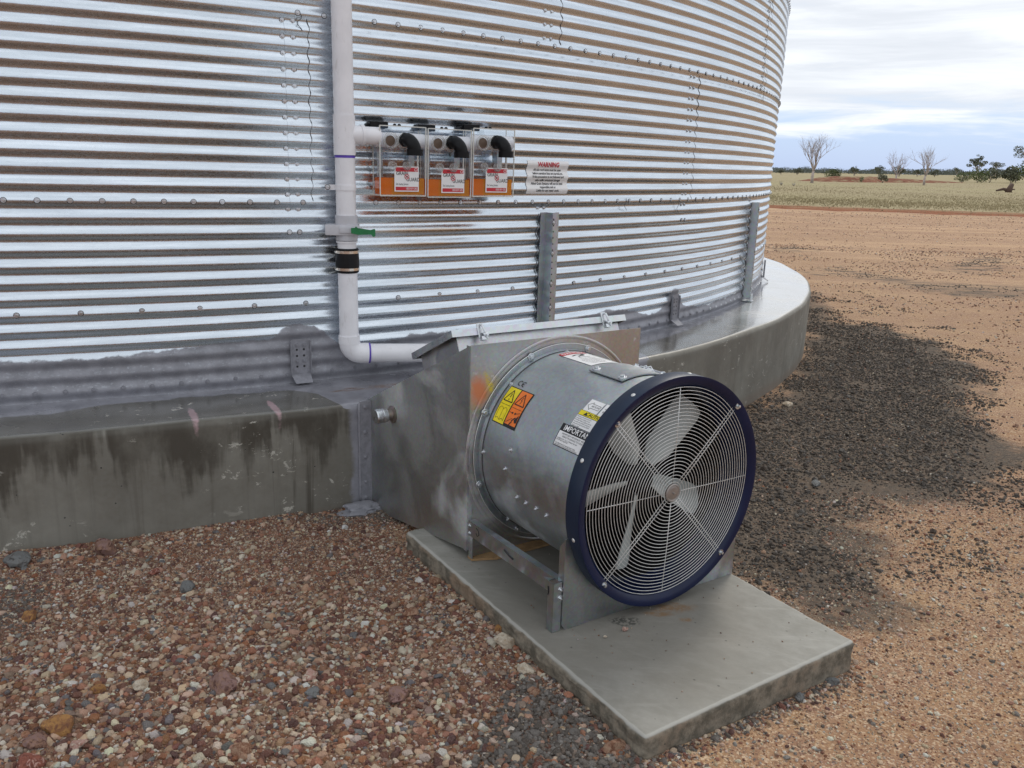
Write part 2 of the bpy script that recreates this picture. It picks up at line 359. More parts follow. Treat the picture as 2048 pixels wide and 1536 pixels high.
M_BLACK = simple('black_plastic', (.006, .006, .007), .42, 0, .2, 40, spec=.2)
M_NAVY = simple('navy_paint', (.004, .009, .040), .32, 0, .15, 8, spec=.3)
M_NAVY2 = simple('navy_skirt_paint', (.008, .018, .042), .42, 0, .2, 8, spec=.4)
M_WIRE = simple('guard_wire', (.74, .74, .72), .38, .6, .06, 60)
M_BLADE = simple('grey_blade_plastic', (.50, .53, .51), .4, 0, .10, 9)
M_CAP = simple('dull_metal_cap', (.30, .27, .25), .38, .6, .1, 60)
M_DARK = simple('dark_fan_core', (.010, .010, .011), .6, spec=.2)  # near-black so motor and hub carry the barrel's interior shade
M_INNER = simple('barrel_inside_shade', (.010, .010, .011), .7, 0, .2, 30, spec=.15)  # shade inside the barrel put into the colour
M_SEAL = simple('dark_sealant', (.055, .052, .056), .5, 0, .2, 60)
M_TANREF = simple('tan_reflection_flange', (.34, .21, .10), .7, 0, .2, 40)  # tan reflection of the ground on the steel flange, as colour
M_PAINTG = simple('grey_sealant_paint', PAINT, .5, 0, .15, 40, .5, 120)
M_CHROME = simple('bright_clamp_steel', (.75, .70, .62), .25, 1.0, .1, 60)
M_WHITE = simple('sticker_white', (.80, .80, .80), .4, 0, .02, 30)
M_RED = simple('sticker_red', (.52, .02, .035), .4)
M_YEL = simple('sticker_yellow', (.82, .68, .02), .4)
M_ORG = simple('sticker_orange', (.85, .20, .03), .4)
M_INK = simple('black_ink', (.012, .012, .014), .5)
M_PURP = simple('purple_primer', (.10, .05, .42), .4)

def mat_acrylic():
    m, n = newmat('clear_acrylic')
    lwt = n('ShaderNodeLayerWeight', Blend=.5).outputs[1]; fr = n.math('ADD', .045, n.math('MULTIPLY', n.math('POWER', lwt, 4.0), .6))
    tr = n('ShaderNodeBsdfTransparent', Color=(.975, .98, .98))
    dif = n('ShaderNodeBsdfDiffuse', Color=(.7, .7, .7))
    gl = n('ShaderNodeBsdfGlossy', Color=(1, 1, 1), Roughness=.04)
    o = n.obj()
    haze = n.ramp(n.noise(o, 90, 4, .7), .5, .75, .0, .07)
    a = n('ShaderNodeMixShader', i0=haze, i1=tr.outputs[0], i2=dif.outputs[0])
    b = n('ShaderNodeMixShader', i0=fr, i1=a.outputs[0], i2=gl.outputs[0])
    finish(n, b); return m
def mat_oil():
    m, n = newmat('amber_oil')
    o = n.obj(); k = n.ramp(n('ShaderNodeSeparateXYZ', Vector=o).outputs[0], .055, .070)
    tr = n('ShaderNodeBsdfTransparent', Color=(.95, .55, .06))
    dif = n('ShaderNodeBsdfDiffuse', Color=n.mix(k, (1.0, .24, .008), (.82, .33, .012)))
    trl = n('ShaderNodeBsdfTranslucent', Color=n.mix(k, (1, .30, .01), (.95, .42, .02)))
    gl = n('ShaderNodeBsdfGlossy', Roughness=.05)
    a = n('ShaderNodeMixShader', i0=.35, i1=dif.outputs[0], i2=trl.outputs[0])
    a = n('ShaderNodeMixShader', i0=.72, i1=tr.outputs[0], i2=a.outputs[0])
    a = n('ShaderNodeMixShader', i0=.06, i1=a.outputs[0], i2=gl.outputs[0])
    finish(n, a); return m
M_ACR = mat_acrylic(); M_OIL = mat_oil()
M_ACRE = simple('acrylic_cut_edge', (.62, .62, .58), .35, 0, .1, 60)

# ------------------------------------------------------------------ mesh helpers
class MB:
    def __init__(s): s.v = []; s.f = []; s.m = []; s.cur = 0
    def add(s, vs, fs, mtx=None):
        b = len(s.v)
        for p in vs:
            p = Vector(p); s.v.append(tuple(mtx @ p) if mtx is not None else tuple(p))
        for f in fs: s.f.append([b+i for i in f]); s.m.append(s.cur)
    def box(s, a, b, mtx=None, bev=0):
        x0, y0, z0 = a; x1, y1, z1 = b
        if bev:
            bm = bmesh.new(); bmesh.ops.create_cube(bm, size=1)
            for v in bm.verts: v.co = Vector(((x0+x1)/2+v.co.x*(x1-x0), (y0+y1)/2+v.co.y*(y1-y0), (z0+z1)/2+v.co.z*(z1-z0)))
            bmesh.ops.bevel(bm, geom=bm.edges[:], offset=bev, segments=2, profile=.6, affect='EDGES')
            bm.verts.index_update(); s.add([v.co.copy() for v in bm.verts], [[v.index for v in f.verts] for f in bm.faces], mtx); bm.free(); return
        s.add([(x0,y0,z0),(x1,y0,z0),(x1,y1,z0),(x0,y1,z0),(x0,y0,z1),(x1,y0,z1),(x1,y1,z1),(x0,y1,z1)],
              [(0,3,2,1),(4,5,6,7),(0,1,5,4),(1,2,6,5),(2,3,7,6),(3,0,4,7)], mtx)
    def lathe(s, prof, seg=32, mtx=None, a0=0, a1=2*PI, closed=False):
        """profile [(radius, height)...] round local Z"""
        full = abs(a1-a0-2*PI) < 1e-6; k = seg if full else seg+1; vs = []; fs = []
        for r, h in prof:
            for i in range(k):
                a = a0+(a1-a0)*i/seg; vs.append((r*math.cos(a), r*math.sin(a), h))
        m = len(prof)
        for j in range(m if closed else m-1):
            j2 = (j+1) % m
            for i in range(seg):
                i2 = (i+1) % k
                fs.append((j*k+i, j*k+i2, j2*k+i2, j2*k+i))
        s.add(vs, fs, mtx)
    def tube(s, pts, r, seg=10, cap=True, mtx=None, radii=None, hollow=False):
        pts = [Vector(p) for p in pts]; n = len(pts); vs = []; fs = []; ref = None
        for i, p in enumerate(pts):
            t = (pts[min(i+1, n-1)]-pts[max(i-1, 0)]).normalized()
            if ref is None: ref = t.orthogonal().normalized()
            ref = (ref - t*ref.dot(t)).normalized(); b = t.cross(ref)
            rr = radii[i] if radii else r
            for k in range(seg):
                a = 2*PI*k/seg; vs.append(p+(ref*math.cos(a)+b*math.sin(a))*rr)
        for i in range(n-1):
            for k in range(seg):
                k2 = (k+1) % seg; fs.append((i*seg+k, i*seg+k2, (i+1)*seg+k2, (i+1)*seg+k))
        if cap: fs.append(tuple(range(seg))[::-1]); fs.append(tuple((n-1)*seg+k for k in range(seg)))
        s.add(vs, fs, mtx)
    def prism(s, poly, z0, z1, mtx=None):
        n = len(poly); vs = [(x, y, z0) for x, y in poly]+[(x, y, z1) for x, y in poly]
        fs = [tuple(range(n))[::-1], tuple(range(n, 2*n))]+[(i, (i+1) % n, n+(i+1) % n, n+i) for i in range(n)]
        s.add(vs, fs, mtx)
    def build(s, name, mats, parent=None, smooth=False, loc=None):
        me = bpy.data.meshes.new(name); me.from_pydata([tuple(v) for v in s.v], [], s.f); me.update()
        if not isinstance(mats, (list, tuple)): mats = [mats]
        for m_ in mats: me.materials.append(m_)
        if len(mats) > 1: me.polygons.foreach_set('material_index', s.m)
        if smooth is True: me.shade_smooth()
        elif smooth: 
            me.shade_smooth(); me.set_sharp_from_angle(angle=math.radians(smooth))
        o = bpy.data.objects.new(name, me); COL.objects.link(o)
        if parent is not None: o.parent = parent
        if loc is not None: o.location = loc
        return o
def tag(o, label=None, cat=None, group=None, kind=None):
    for k, v in (('label', label), ('category', cat), ('group', group), ('kind', kind)):
        if v: o[k] = v
    return o
def empty(name, loc=(0, 0, 0), rz=0.0, mtx=None):
    o = bpy.data.objects.new(name, None); COL.objects.link(o); o.empty_display_size = .1
    if mtx is not None: o.matrix_world = mtx
    else: o.location = loc; o.rotation_euler = (0, 0, rz)
    return o
def inst(name, mesh, parent=None, mtx=None):
    o = bpy.data.objects.new(name, mesh); COL.objects.link(o)
    if parent is not None: o.parent = parent
    if mtx is not None: o.matrix_local = mtx
    return o
def frame(p, z, x=None):
    """matrix at p with local Z along z"""
    z = Vector(z).normalized()
    x = Vector(x) if x is not None else z.orthogonal()
    x = (x - z*x.dot(z)).normalized(); y = z.cross(x)
    m = Matrix.Identity(4)
    for i in range(3): m[i][0] = x[i]; m[i][1] = y[i]; m[i][2] = z[i]; m[i][3] = p[i]
    return m
def np_mesh(name, V, F, mats, parent=None, smooth=True, attrs=None):
    me = bpy.data.meshes.new(name); V = np.asarray(V, np.float32); F = np.asarray(F, np.int32)
    me.vertices.add(len(V)); me.vertices.foreach_set('co', V.ravel())
    k = F.shape[1]; me.loops.add(F.size); me.loops.foreach_set('vertex_index', F.ravel())
    me.polygons.add(len(F)); me.polygons.foreach_set('loop_start', np.arange(0, F.size, k, dtype=np.int32))
    me.update(calc_edges=True); me.validate()
    for m_ in (mats if isinstance(mats, (list, tuple)) else [mats]): me.materials.append(m_)
    if smooth: me.shade_smooth()
    for nm, (typ, data) in (attrs or {}).items():
        a = me.attributes.new(nm, typ, 'POINT')
        a.data.foreach_set({'FLOAT': 'value', 'FLOAT_VECTOR': 'vector'}[typ], np.asarray(data, np.float32).ravel())
    o = bpy.data.objects.new(name, me); COL.objects.link(o)
    if parent is not None: o.parent = parent
    return o
def grid_faces(nu, nv):
    i = np.arange(nu-1)[:, None]*nv; j = np.arange(nv-1)[None, :]; a = (i+j).ravel()
    return np.stack([a, a+nv, a+nv+1, a+1], 1)

def bolt_mesh(name, r, washer=True, nut=False, mat=None, shade_ring=False):
    b = MB(); b.cur = 1
    if shade_ring: b.lathe([(r*2.1, -r*.3), (r*2.1, r*.12), (r*1.6, r*.13)], 12)  # dark ring round the head stands in for the washer's shadow
    b.cur = 0
    if washer: b.lathe([(r*1.75, 0), (r*1.75, r*.18), (r*1.6, r*.3), (0, r*.3)], 12)
    b.lathe([(r, r*.25), (r, r*.95), (r*.85, r*1.1), (0, r*1.1)], 6)
    if nut: b.lathe([(r*.45, r*1.1), (r*.45, r*1.9), (0, r*1.9)], 8)
    me = bpy.data.meshes.new(name); me.from_pydata(b.v, [], b.f); me.materials.append(mat or M_ZINC); me.materials.append(M_RUBBER_SHADE); me.polygons.foreach_set('material_index', b.m); return me

# text as flat triangles
def text_geo(body, size, cx=0.0, cy=0.0, align='CENTER', bold=0.0, sx=1.0, cuts=0, shear=0.0):
    cu = bpy.data.curves.new('t', 'FONT'); cu.body = body; cu.size = size; cu.align_x = align; cu.align_y = 'CENTER'
    cu.offset = bold*size; cu.resolution_u = 2; cu.shear = shear
    o = bpy.data.objects.new('t', cu); COL.objects.link(o)
    bpy.context.view_layer.update()
    dg = bpy.context.evaluated_depsgraph_get(); me = bpy.data.meshes.new_from_object(o.evaluated_get(dg))
    bm = bmesh.new(); bm.from_mesh(me); bmesh.ops.triangulate(bm, faces=bm.faces[:])
    if cuts:
        bmesh.ops.subdivide_edges(bm, edges=[e for e in bm.edges if e.calc_length() > size*.35], cuts=cuts)
        bmesh.ops.triangulate(bm, faces=bm.faces[:])
    bm.verts.index_update()
    vs = [(v.co.x*sx+cx, v.co.y+cy) for v in bm.verts]; fs = [[v.index for v in f.verts] for f in bm.faces]
    fs = [f if _area(vs, f) > 0 else f[::-1] for f in fs]
    bm.free(); bpy.data.objects.remove(o); bpy.data.meshes.remove(me); bpy.data.curves.remove(cu)
    return vs, fs
def _area(vs, f):
    return sum(vs[f[i]][0]*vs[f[(i+1) % len(f)]][1]-vs[f[(i+1) % len(f)]][0]*vs[f[i]][1] for i in range(len(f)))
class Sticker:
    """flat print: shapes in 2D, wrapped on a surface by fn(x, y, height)"""
    def __init__(s, fn, step=.008, lift=.0007): s.fn = fn; s.mb = MB(); s.mats = []; s.step = step; s.lift = lift
    def _m(s, m_):
        if m_ not in s.mats: s.mats.append(m_)
        s.mb.cur = s.mats.index(m_)
    def raw(s, vs, fs, mat, layer):
        s._m(mat); s.mb.add([s.fn(x, y, s.lift*(1+layer)) for x, y in vs], fs)
    def rect(s, x0, y0, x1, y1, mat, layer=0):
        nx = max(1, int(abs(x1-x0)/s.step)); ny = max(1, int(abs(y1-y0)/s.step))
        vs = [(x0+(x1-x0)*i/nx, y0+(y1-y0)*j/ny) for i in range(nx+1) for j in range(ny+1)]
        fs = [(i*(ny+1)+j, (i+1)*(ny+1)+j, (i+1)*(ny+1)+j+1, i*(ny+1)+j+1) for i in range(nx) for j in range(ny)]
        s.raw(vs, fs, mat, layer)
    def poly(s, pts, mat, layer=1):
        f = list(range(len(pts)))
        if _area(pts, f) < 0: f = f[::-1]
        s.raw(pts, [f], mat, layer)
    def line(s, pts, wd, mat, layer=1, close=False):
        P = list(pts)+([pts[0]] if close else [])
        for (ax, ay), (bx, by) in zip(P[:-1], P[1:]):
            L = math.hypot(bx-ax, by-ay) or 1; nx, ny = -(by-ay)/L*wd/2, (bx-ax)/L*wd/2; q = max(1, int(L/.008))
            for i in range(q):
                cx, cy, dx, dy = ax+(bx-ax)*i/q, ay+(by-ay)*i/q, ax+(bx-ax)*(i+1)/q, ay+(by-ay)*(i+1)/q
                s.poly([(cx+nx, cy+ny), (dx+nx, dy+ny), (dx-nx, dy-ny), (cx-nx, cy-ny)], mat, layer)
    def disc(s, cx, cy, r, mat, layer=1, r2=0):
        n = 20
        if not r2: s.poly([(cx+r*math.cos(2*PI*i/n), cy+r*math.sin(2*PI*i/n)) for i in range(n)], mat, layer)
        else: s.line([(cx+(r+r2)/2*math.cos(2*PI*i/n), cy+(r+r2)/2*math.sin(2*PI*i/n)) for i in range(n)], abs(r-r2), mat, layer, True)
    def text(s, body, size, cx, cy, mat, layer=2, **k):
        vs, fs = text_geo(body, size, cx, cy, **k); s.raw(vs, fs, mat, layer)
    def build(s, name, parent): return s.mb.build(name, s.mats, parent)

# ------------------------------------------------------------------ terrain
def gz(x, y):
    t = np.clip((x-.2)/1.6, 0, 1); return .012*(1-t)-.055*t*t*(3-2*t)
def tz(x, y):
    d = np.hypot(x, y); b = np.degrees(np.arctan2(x, y)); s = np.clip((d-120)/400, 0, 1.2)
    k = np.clip((b-17)/13.5, -1, 1.5); k = np.where(y < 0, 0, k)
    return gz(x, y)+s*2.5*k
SCX, SCY, SR, SR2, ZS = -4.872266, 10.538441, 7.56394, 8.028558, .49497
DARK = [[(4.0,11.71),(3.51,9.5),(3.85,9.26),(4.09,8.48),(3.97,7.18),(3.21,6.13),(3.1,5.5),(3.08,4.98),(2.63,4.43),(2.32,4.15),(2.1,4.15),(1.80,4.1),(1.60,3.8),(1.58,3.45),(1.50,3.10),(1.20,2.85),(.60,3.4),(.9,4.4),(1.63,5.69),(2.37,6.97),(3.0,8.5),(3.15,10.5)],
        [(5.39,18.57),(6.1,19.14),(6.37,18.33),(5.28,17.48)], [(4.9,14.47),(5.79,15.05),(6.31,13.53),(7.8,13.29),(6.99,11.86),(5.99,11.88),(5.63,13.37)],
        [(5.55,15.37),(6.01,14.75),(4.96,14.15)], [(9.84,18.13),(9.71,17.34),(7.95,14.88),(7.44,15.26)],
        [(.05,2.36),(.22,2.23),(.40,1.9),(-.06,1.95)], [(-1.87,2.9),(-1.62,2.88),(-1.55,2.51),(-1.9,2.3)], [(-1.01,3.52),(-.51,3.77),(-.44,3.5),(-.77,3.42)]]
def poly_sd(P, poly):
    """signed distance (positive inside)"""
    P = np.asarray(P, float); poly = np.array(poly); ins = np.zeros(len(P), bool); dm = np.full(len(P), 1e9)
    for a, b in zip(poly, np.roll(poly, -1, 0)):
        e = b-a; w_ = P-a; t = np.clip((w_@e)/(e@e), 0, 1); dm = np.minimum(dm, np.linalg.norm(w_-t[:, None]*e, axis=1))
        c = (a[1] > P[:, 1]) != (b[1] > P[:, 1])
        with np.errstate(divide='ignore', invalid='ignore'): xi = a[0]+(P[:, 1]-a[1])*e[0]/e[1]
        ins ^= c & (P[:, 0] < xi)
    return np.where(ins, dm, -dm)
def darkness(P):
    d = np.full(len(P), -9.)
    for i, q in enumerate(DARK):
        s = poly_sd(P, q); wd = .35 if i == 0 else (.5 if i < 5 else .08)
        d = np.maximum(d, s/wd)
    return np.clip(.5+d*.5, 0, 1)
def redness(P):
    """dense red-brown pebbles left of the pad"""
    e = (P[:, 0]-.35)+(P[:, 1]-2.0)*.62
    return np.clip(.5-e*2.2, 0, 1)

def axis(*segs):
    out = [np.linspace(a, b, n, endpoint=False) for a, b, n in segs]; return np.concatenate(out+[[segs[-1][1]]])
xs = axis((-60, -12, 16), (-12, -3, 20), (-3, 4, 175), (4, 14, 80), (14, 60, 60)); ys = axis((-60, -6, 16), (-6, .5, 20), (.5, 6, 140), (6, 20, 110), (20, 38.4, 60))
Xg, Yg = np.meshgrid(xs, ys, indexing='ij')
edge = 38.4-.13*(np.clip(Xg, -60, 60)-10)+.25*np.sin(Xg*1.3)+.18*np.sin(Xg*3.1)
Yg = np.where(Yg > 20, 20+(Yg-20)*(edge-20)/18.4, Yg)
Pg = np.c_[Xg.ravel(), Yg.ravel()]
fadeb = np.clip((38-Pg[:, 1])/5, 0, 1)
Zg = gz(Pg[:, 0], Pg[:, 1])+.006*np.sin(Pg[:, 0]*5+np.sin(Pg[:, 1]*4))*np.cos(Pg[:, 1]*6)+.02*np.sin(Pg[:, 1]*1.1+Pg[:, 0]*.2)*np.clip((Pg[:, 1]-9)/5, 0, 1)
rs = np.hypot(Pg[:, 0]-SCX, Pg[:, 1]-SCY)-SR2
Zg += .022*np.exp(-np.clip(rs, 0, 9)/.10)*(Pg[:, 0] < -.9)
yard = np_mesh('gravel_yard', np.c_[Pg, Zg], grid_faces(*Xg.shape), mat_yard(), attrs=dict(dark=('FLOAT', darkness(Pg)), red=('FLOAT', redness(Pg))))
tag(yard, kind='structure')

rr_ = np.concatenate([np.linspace(2, 30, 8), np.geomspace(33, 6000, 90)]); aa = np.linspace(0, 2*PI, 181)
Rg, Ag = np.meshgrid(rr_, aa, indexing='ij'); fx, fy = (Rg*np.sin(Ag)).ravel(), (Rg*np.cos(Ag)).ravel()
fz = tz(fx, fy)-.10*np.clip((45-np.hypot(fx, fy))/8, 0, 1)+.03*np.sin(fx*.21)*np.sin(fy*.17)
field = np_mesh('grass_field', np.c_[fx, fy, fz], grid_faces(*Rg.shape), mat_field()); tag(field, kind='structure')

# ------------------------------------------------------------------ silo
PITCH = .8079379/12; ZB = 1.344406; ZA = 2.152344
A0, DA = -1.1890617, .01576405
def corr(z): return .0065*np.cos(2*PI*(z-ZB)/PITCH)
silo = empty('grain_silo', (SCX, SCY, ZS))
tag(silo, 'big round galvanised corrugated steel grain silo behind the blue-rimmed fan', 'silo')
PT = np.array([(-1.6,.70),(-1.2,.69),(-1.175,.68),(-1.123,.69),(-1.087,.71),(-1.054,.71),(-1.046,.76),(-1.035,.785),(-1.019,.74),(-1.012,.665),(-.989,.645),(-.955,.69),(-.85,.64),(-.76,.69),(-.72,.63),(-.704,.60),(-.68,.62),(-.670,.745),(-.658,.745),(-.645,.62),(-.605,.575),(-.5,.58),(-.431,.62),(.6,.60)])
def sheet(t0, t1, z0, z1, off, name='wall_sheet', dth=.0095, per=16, paint=True):
    nt = max(2, int((t1-t0)/dth)); nz = max(2, int((z1-z0)/PITCH*per))
    th = np.linspace(t0, t1, nt+1); z = np.linspace(z0, z1, nz+1)
    T, Z = np.meshgrid(th, z, indexing='ij')
    wob = .0007*np.sin(T*37+Z*5)+.0005*np.sin(T*71-Z*9)
    r = SR+off+corr(Z)+wob
    V = np.stack([r*np.cos(T), r*np.sin(T), Z-ZS], -1).reshape(-1, 3)
    pv = (np.interp(T, PT[:, 0], PT[:, 1])-Z)/.045 if paint else np.full(T.shape, -9.)
    return np_mesh(name, V, grid_faces(nt+1, nz+1), M_WALL, silo, attrs=dict(sz=('FLOAT_VECTOR', np.stack([T*SR, Z, r], -1).reshape(-1, 3)), paint=('FLOAT', np.clip(pv, -4, 4))))
SW = 24*DA; LAP = .5*DA
rows = [(0, ZS-.01, ZB+.018, 22), (1, ZB-.018, ZA+.018, 10), (2, ZA-.018, ZA+.8079+.018, 22), (3, ZA+.8079-.018, ZA+1.6158+.018, 10)]
for ri_, z0, z1, k0 in rows:
    first = k0-24*(2 if k0 == 22 else 1)
    for j in range(4 if k0 == 22 else 3):
        ta = A0+DA*(first+24*j)-LAP; tb = ta+SW+LAP
        sheet(ta, tb+LAP, z0, z1, .0028*ri_+(.0013 if j % 2 else 0)-.0013*(j % 2)*0)
T_L = A0+DA*(10-24)-LAP; T_R = A0+DA*(10+48)+LAP
# rest of the drum: round the back and above, then a shallow cone roof
ZT = ZA+.8079*8
def coarse(t0, t1, z0, z1, off):
    return sheet(t0, t1, z0, z1, off, 'wall_ring', .05, 8, False)
coarse(T_R-.02, T_L+2*PI+.02, ZS-.01, ZA+1.6158, -.002)
coarse(T_R-2*PI-.02, T_R-.0, ZA+1.6158-.01, ZT, .012)
b = MB(); b.lathe([(SR+.12, ZT-.06-ZS), (SR+.12, ZT-ZS), (.5, ZT+3.6-ZS), (.5, ZT+3.9-ZS), (0, ZT+4.0-ZS)], 64); b.build('roof', M_ZINC, silo)

bm_bolt = bolt_mesh('bolt', .0060, shade_ring=True); bm_bolt_p = bolt_mesh('bolt_painted', .0065, mat=M_PAINTG)
n_b = 0; extra = MB()
def silo_bolt(t, z, mesh=bm_bolt, off=.001, crest=True):
    global n_b
    r = SR+off+float(corr(z))
    nrm = Vector((math.cos(t), math.sin(t), 0))
    jr = random.uniform(0, 1); p = Vector((r*math.cos(t), r*math.sin(t), z-ZS))
    mtx = frame(p, nrm+Vector((0, 0, random.uniform(-.08, .08))), (0, math.sin(jr), math.cos(jr)+.2))
    if n_b < 298: inst('bolt', mesh, silo, mtx)
    else:
        for f in mesh.polygons: pass
        extra.add([v.co for v in mesh.vertices], [list(f.vertices) for f in mesh.polygons], mtx)
    n_b += 1
TVIS = -.13
order = []
for k in range(-1, 68):
    t = A0+k*DA
    if t < TVIS and not (t > -1.018 and t < -1.002): order.append((t, ZB, bm_bolt, .004))
for k in range(10, 68):
    t = A0+k*DA
    if t < TVIS and t > -1.13: order.append((t, ZA, bm_bolt, .0065))
for k in range(-1, 34):
    t = A0+2*k*DA
    if t < TVIS: order.append((t, .878, bm_bolt, .001))
for kk, z0, cols in ((10, ZB, 1), (34, ZB, 1)):
    for m_ in range(12):
        for d in (-.0062, +.0): order.append((A0+kk*DA+d-.0025, z0+PITCH*(m_+.5), bm_bolt, .004))
for kk in (22, 46):
    for m_ in range(12):
        for d in (-.0062, +.0): order.append((A0+kk*DA+d-.0025, ZA+PITCH*(m_+.5), bm_bolt, .0065))
for kk in (10, 34):
    for z in (ZB-PITCH*.5, ZB-PITCH*2): order += [(A0+kk*DA+d-.0025, z, bm_bolt, .001) for d in (-.0062, 0)]
for kk in (22, 46): order += [(A0+kk*DA+d-.0025, ZB-PITCH*.5, bm_bolt, .001) for d in (-.0062, 0)]
t = -1.20
while t < TVIS:
    if not (-.95 < t < -.77): order.append((t+random.uniform(-.001, .001), .541+random.uniform(-.002, .002), bm_bolt_p, .001))
    t += DA*.98
far_b = []
for k in range(30, 68):
    if A0+k*DA < -.05: far_b.append((A0+k*DA, ZA+.8079, bm_bolt, .009))
for q in order: silo_bolt(*q[:3], off=q[3])
for q in far_b: silo_bolt(*q[:3], off=q[3])
if extra.v:
    e_ = extra.build('bolts', M_ZINC, silo); e_['kind'] = 'stuff'
# dark wavy sealant beads along the vertical laps
def bead(t, z0, z1, off, wd=.0022):
    b = MB(); pts = []; n = int((z1-z0)/PITCH*10)
    for i in range(n+1):
        z = z0+(z1-z0)*i/n; r = SR+off+float(corr(z))+.001
        tt = t+.0004*math.sin(2*PI*(z-ZB)/PITCH+.6)+.0003*math.sin(z*31)
        pts.append((r*math.cos(tt), r*math.sin(tt), z-ZS))
    b.tube(pts, wd, 6, radii=[wd*(.65+.6*max(0, math.sin(i*.63+math.sin(i*.37)*1.2))**2) for i in range(n+1)]); b.build('sealant_bead', M_SEAL, silo, True)
bead(A0+10*DA+.0062, ZB+.005, ZA-.02, .003); bead(A0+34*DA+.0062, ZB, ZA-.02, .003, .002)
bead(A0+22*DA+.0062, ZA+.01, ZA+.79, .0055, .003); bead(A0+46*DA+.0062, ZA+.01, ZA+.79, .0055, .002)
# little drips of sealant and wire under the seams
for t, z in ((A0+10*DA+.001, ZA-.06), (-.672, ZB-.075), (-.753, ZB-.045), (A0+46*DA, ZA-.075)):
    b = MB(); r = SR+.012; pts = []
    for i in range(9): pts.append((r*math.cos(t+.0015*math.sin(i)), r*math.sin(t+.0015*math.sin(i)), z+.06-i*.009-ZS))
    b.tube(pts, .0015, 5); b.build('sealant_drip', M_SEAL, silo, True)

# vertical stiffeners: folded channel standing on the corrugation crests
def stiffener(tc, z0, z1, foot=True):
    m_ = Matrix.Rotation(tc, 4, 'Z') @ Matrix.Translation((SR+.008, 0, 0))     # local X outwards, Y along the wall
    h = lambda z: z-ZS
    b = MB()
    prof = [(0, -.052), (.0, -.024), (.052, -.024), (.052, .016), (.0, .016), (.0, .042)]     # (out, along)
    prof = [(0.002, -.062), (0.002, -.026), (.055, -.020), (.055, .012), (.030, .020), (.030, .05)]
    th = .0028
    for (x0, y0), (x1, y1) in zip(prof[:-1], prof[1:]):
        d = Vector((x1-x0, y1-y0, 0)); L = d.length; nn = Vector((-d.y, d.x, 0))/L*th
        q = [(x0, y0), (x1, y1), (x1+nn.x, y1+nn.y), (x0+nn.x, y0+nn.y)]
        b.add([(x, y, h(z0)) for x, y in q]+[(x, y, h(z1)) for x, y in q], [(0,1,2,3)[::-1], (4,5,6,7), (0,1,5,4), (1,2,6,5), (2,3,7,6), (3,0,4,7)], m_)
    o = b.build('stiffener', M_UPR, silo)
    # slotted holes down the web and flange, and small bolts
    hb = MB(); nh = int((z1-z0)/.0337)
    for i in range(nh):
        z = h(z0)+.02+i*.0337
        hb.lathe([(.0045, 0), (.0045, .0006), (0, .0006)], 8, m_ @ frame((.0581-.0028, -.014, z), (1, 0, 0)))
        if i % 2 == 0: hb.lathe([(.004, 0), (.004, .0006), (0, .0006)], 8, m_ @ frame((.0301+.0003, .034, z), (1, -.0, 0)))
    hb.build('bolt_hole', M_INK, o)
    for i in (1, 6, 11, 15, 20):
        z = h(z1)-.02-i*.0337
        if z > h(z0): inst('bolt', bm_bolt, o, m_ @ frame((.0555, -.013, z), (1, 0, 0)))
    if foot:
        b = MB(); b.box((-.002, -.055, h(z0)-.03), (.075, .03, h(z0)-.024), m_); b.box((.06, -.055, h(z0)-.03), (.066, .03, h(z0)+.03), m_); b.build('foot_plate', M_UPR, o)
    return o
stiffener(A0+22*DA+.0012, ZS+.03, 1.288); stiffener(A0+46*DA+.0012, ZS+.03, 1.296)
bead(A0+46*DA-.0105, ZS+.04, 1.29, .012, .0045)
bead(A0+22*DA-.0085, ZS+.04, 1.285, .008, .003)
# short anchor brackets painted grey
for k in (9.7, 33.3, 57.6):
    tc_ = A0+k*DA; m_ = Matrix.Rotation(tc_, 4, 'Z') @ Matrix.Translation((SR+.009, 0, 0)); b = MB()
    z0, z1 = ZS+.03, ZS+.215
    zz = [0.012, .045, z1-ZS]
    out = [.055, .004, .004]
    w2 = .047
    for lo in range(2):
        b.add([(out[lo], -w2*(.85 if lo == 0 else 1), zz[lo]), (out[lo], w2*(.85 if lo == 0 else 1), zz[lo]), (out[lo+1], w2, zz[lo+1]), (out[lo+1], -w2, zz[lo+1]),
               (out[lo]+.005, -w2*(.85 if lo == 0 else 1), zz[lo]), (out[lo]+.005, w2*(.85 if lo == 0 else 1), zz[lo]), (out[lo+1]+.005, w2, zz[lo+1]), (out[lo+1]+.005, -w2, zz[lo+1])],
              [(0,1,2,3)[::-1], (4,5,6,7), (0,1,5,4), (1,2,6,5), (2,3,7,6), (3,0,4,7)], m_)
    for sgn in (-1, 1): b.box((.004, sgn*w2-.002, .05), (.020, sgn*w2+.002, z1-ZS-.008), m_)
    o = b.build('anchor_bracket', M_PAINTG, silo)
    for z in (z1-ZS-.028, z1-ZS-.105):
        for y in (-.017, .017): inst('bolt', bm_bolt_p, o, m_ @ frame((.009, y, z), (1, 0, 0)))
    hb = MB()
    for z in (z1-ZS-.05, z1-ZS-.08, z1-ZS-.132):
        for y in (-.018, .016): hb.lathe([(.0055, 0), (.0055, .0006), (0, .0006)], 8, m_ @ frame((.0092, y, z), (1, 0, 0)))
    hb.build('bolt_hole', M_INK, o)

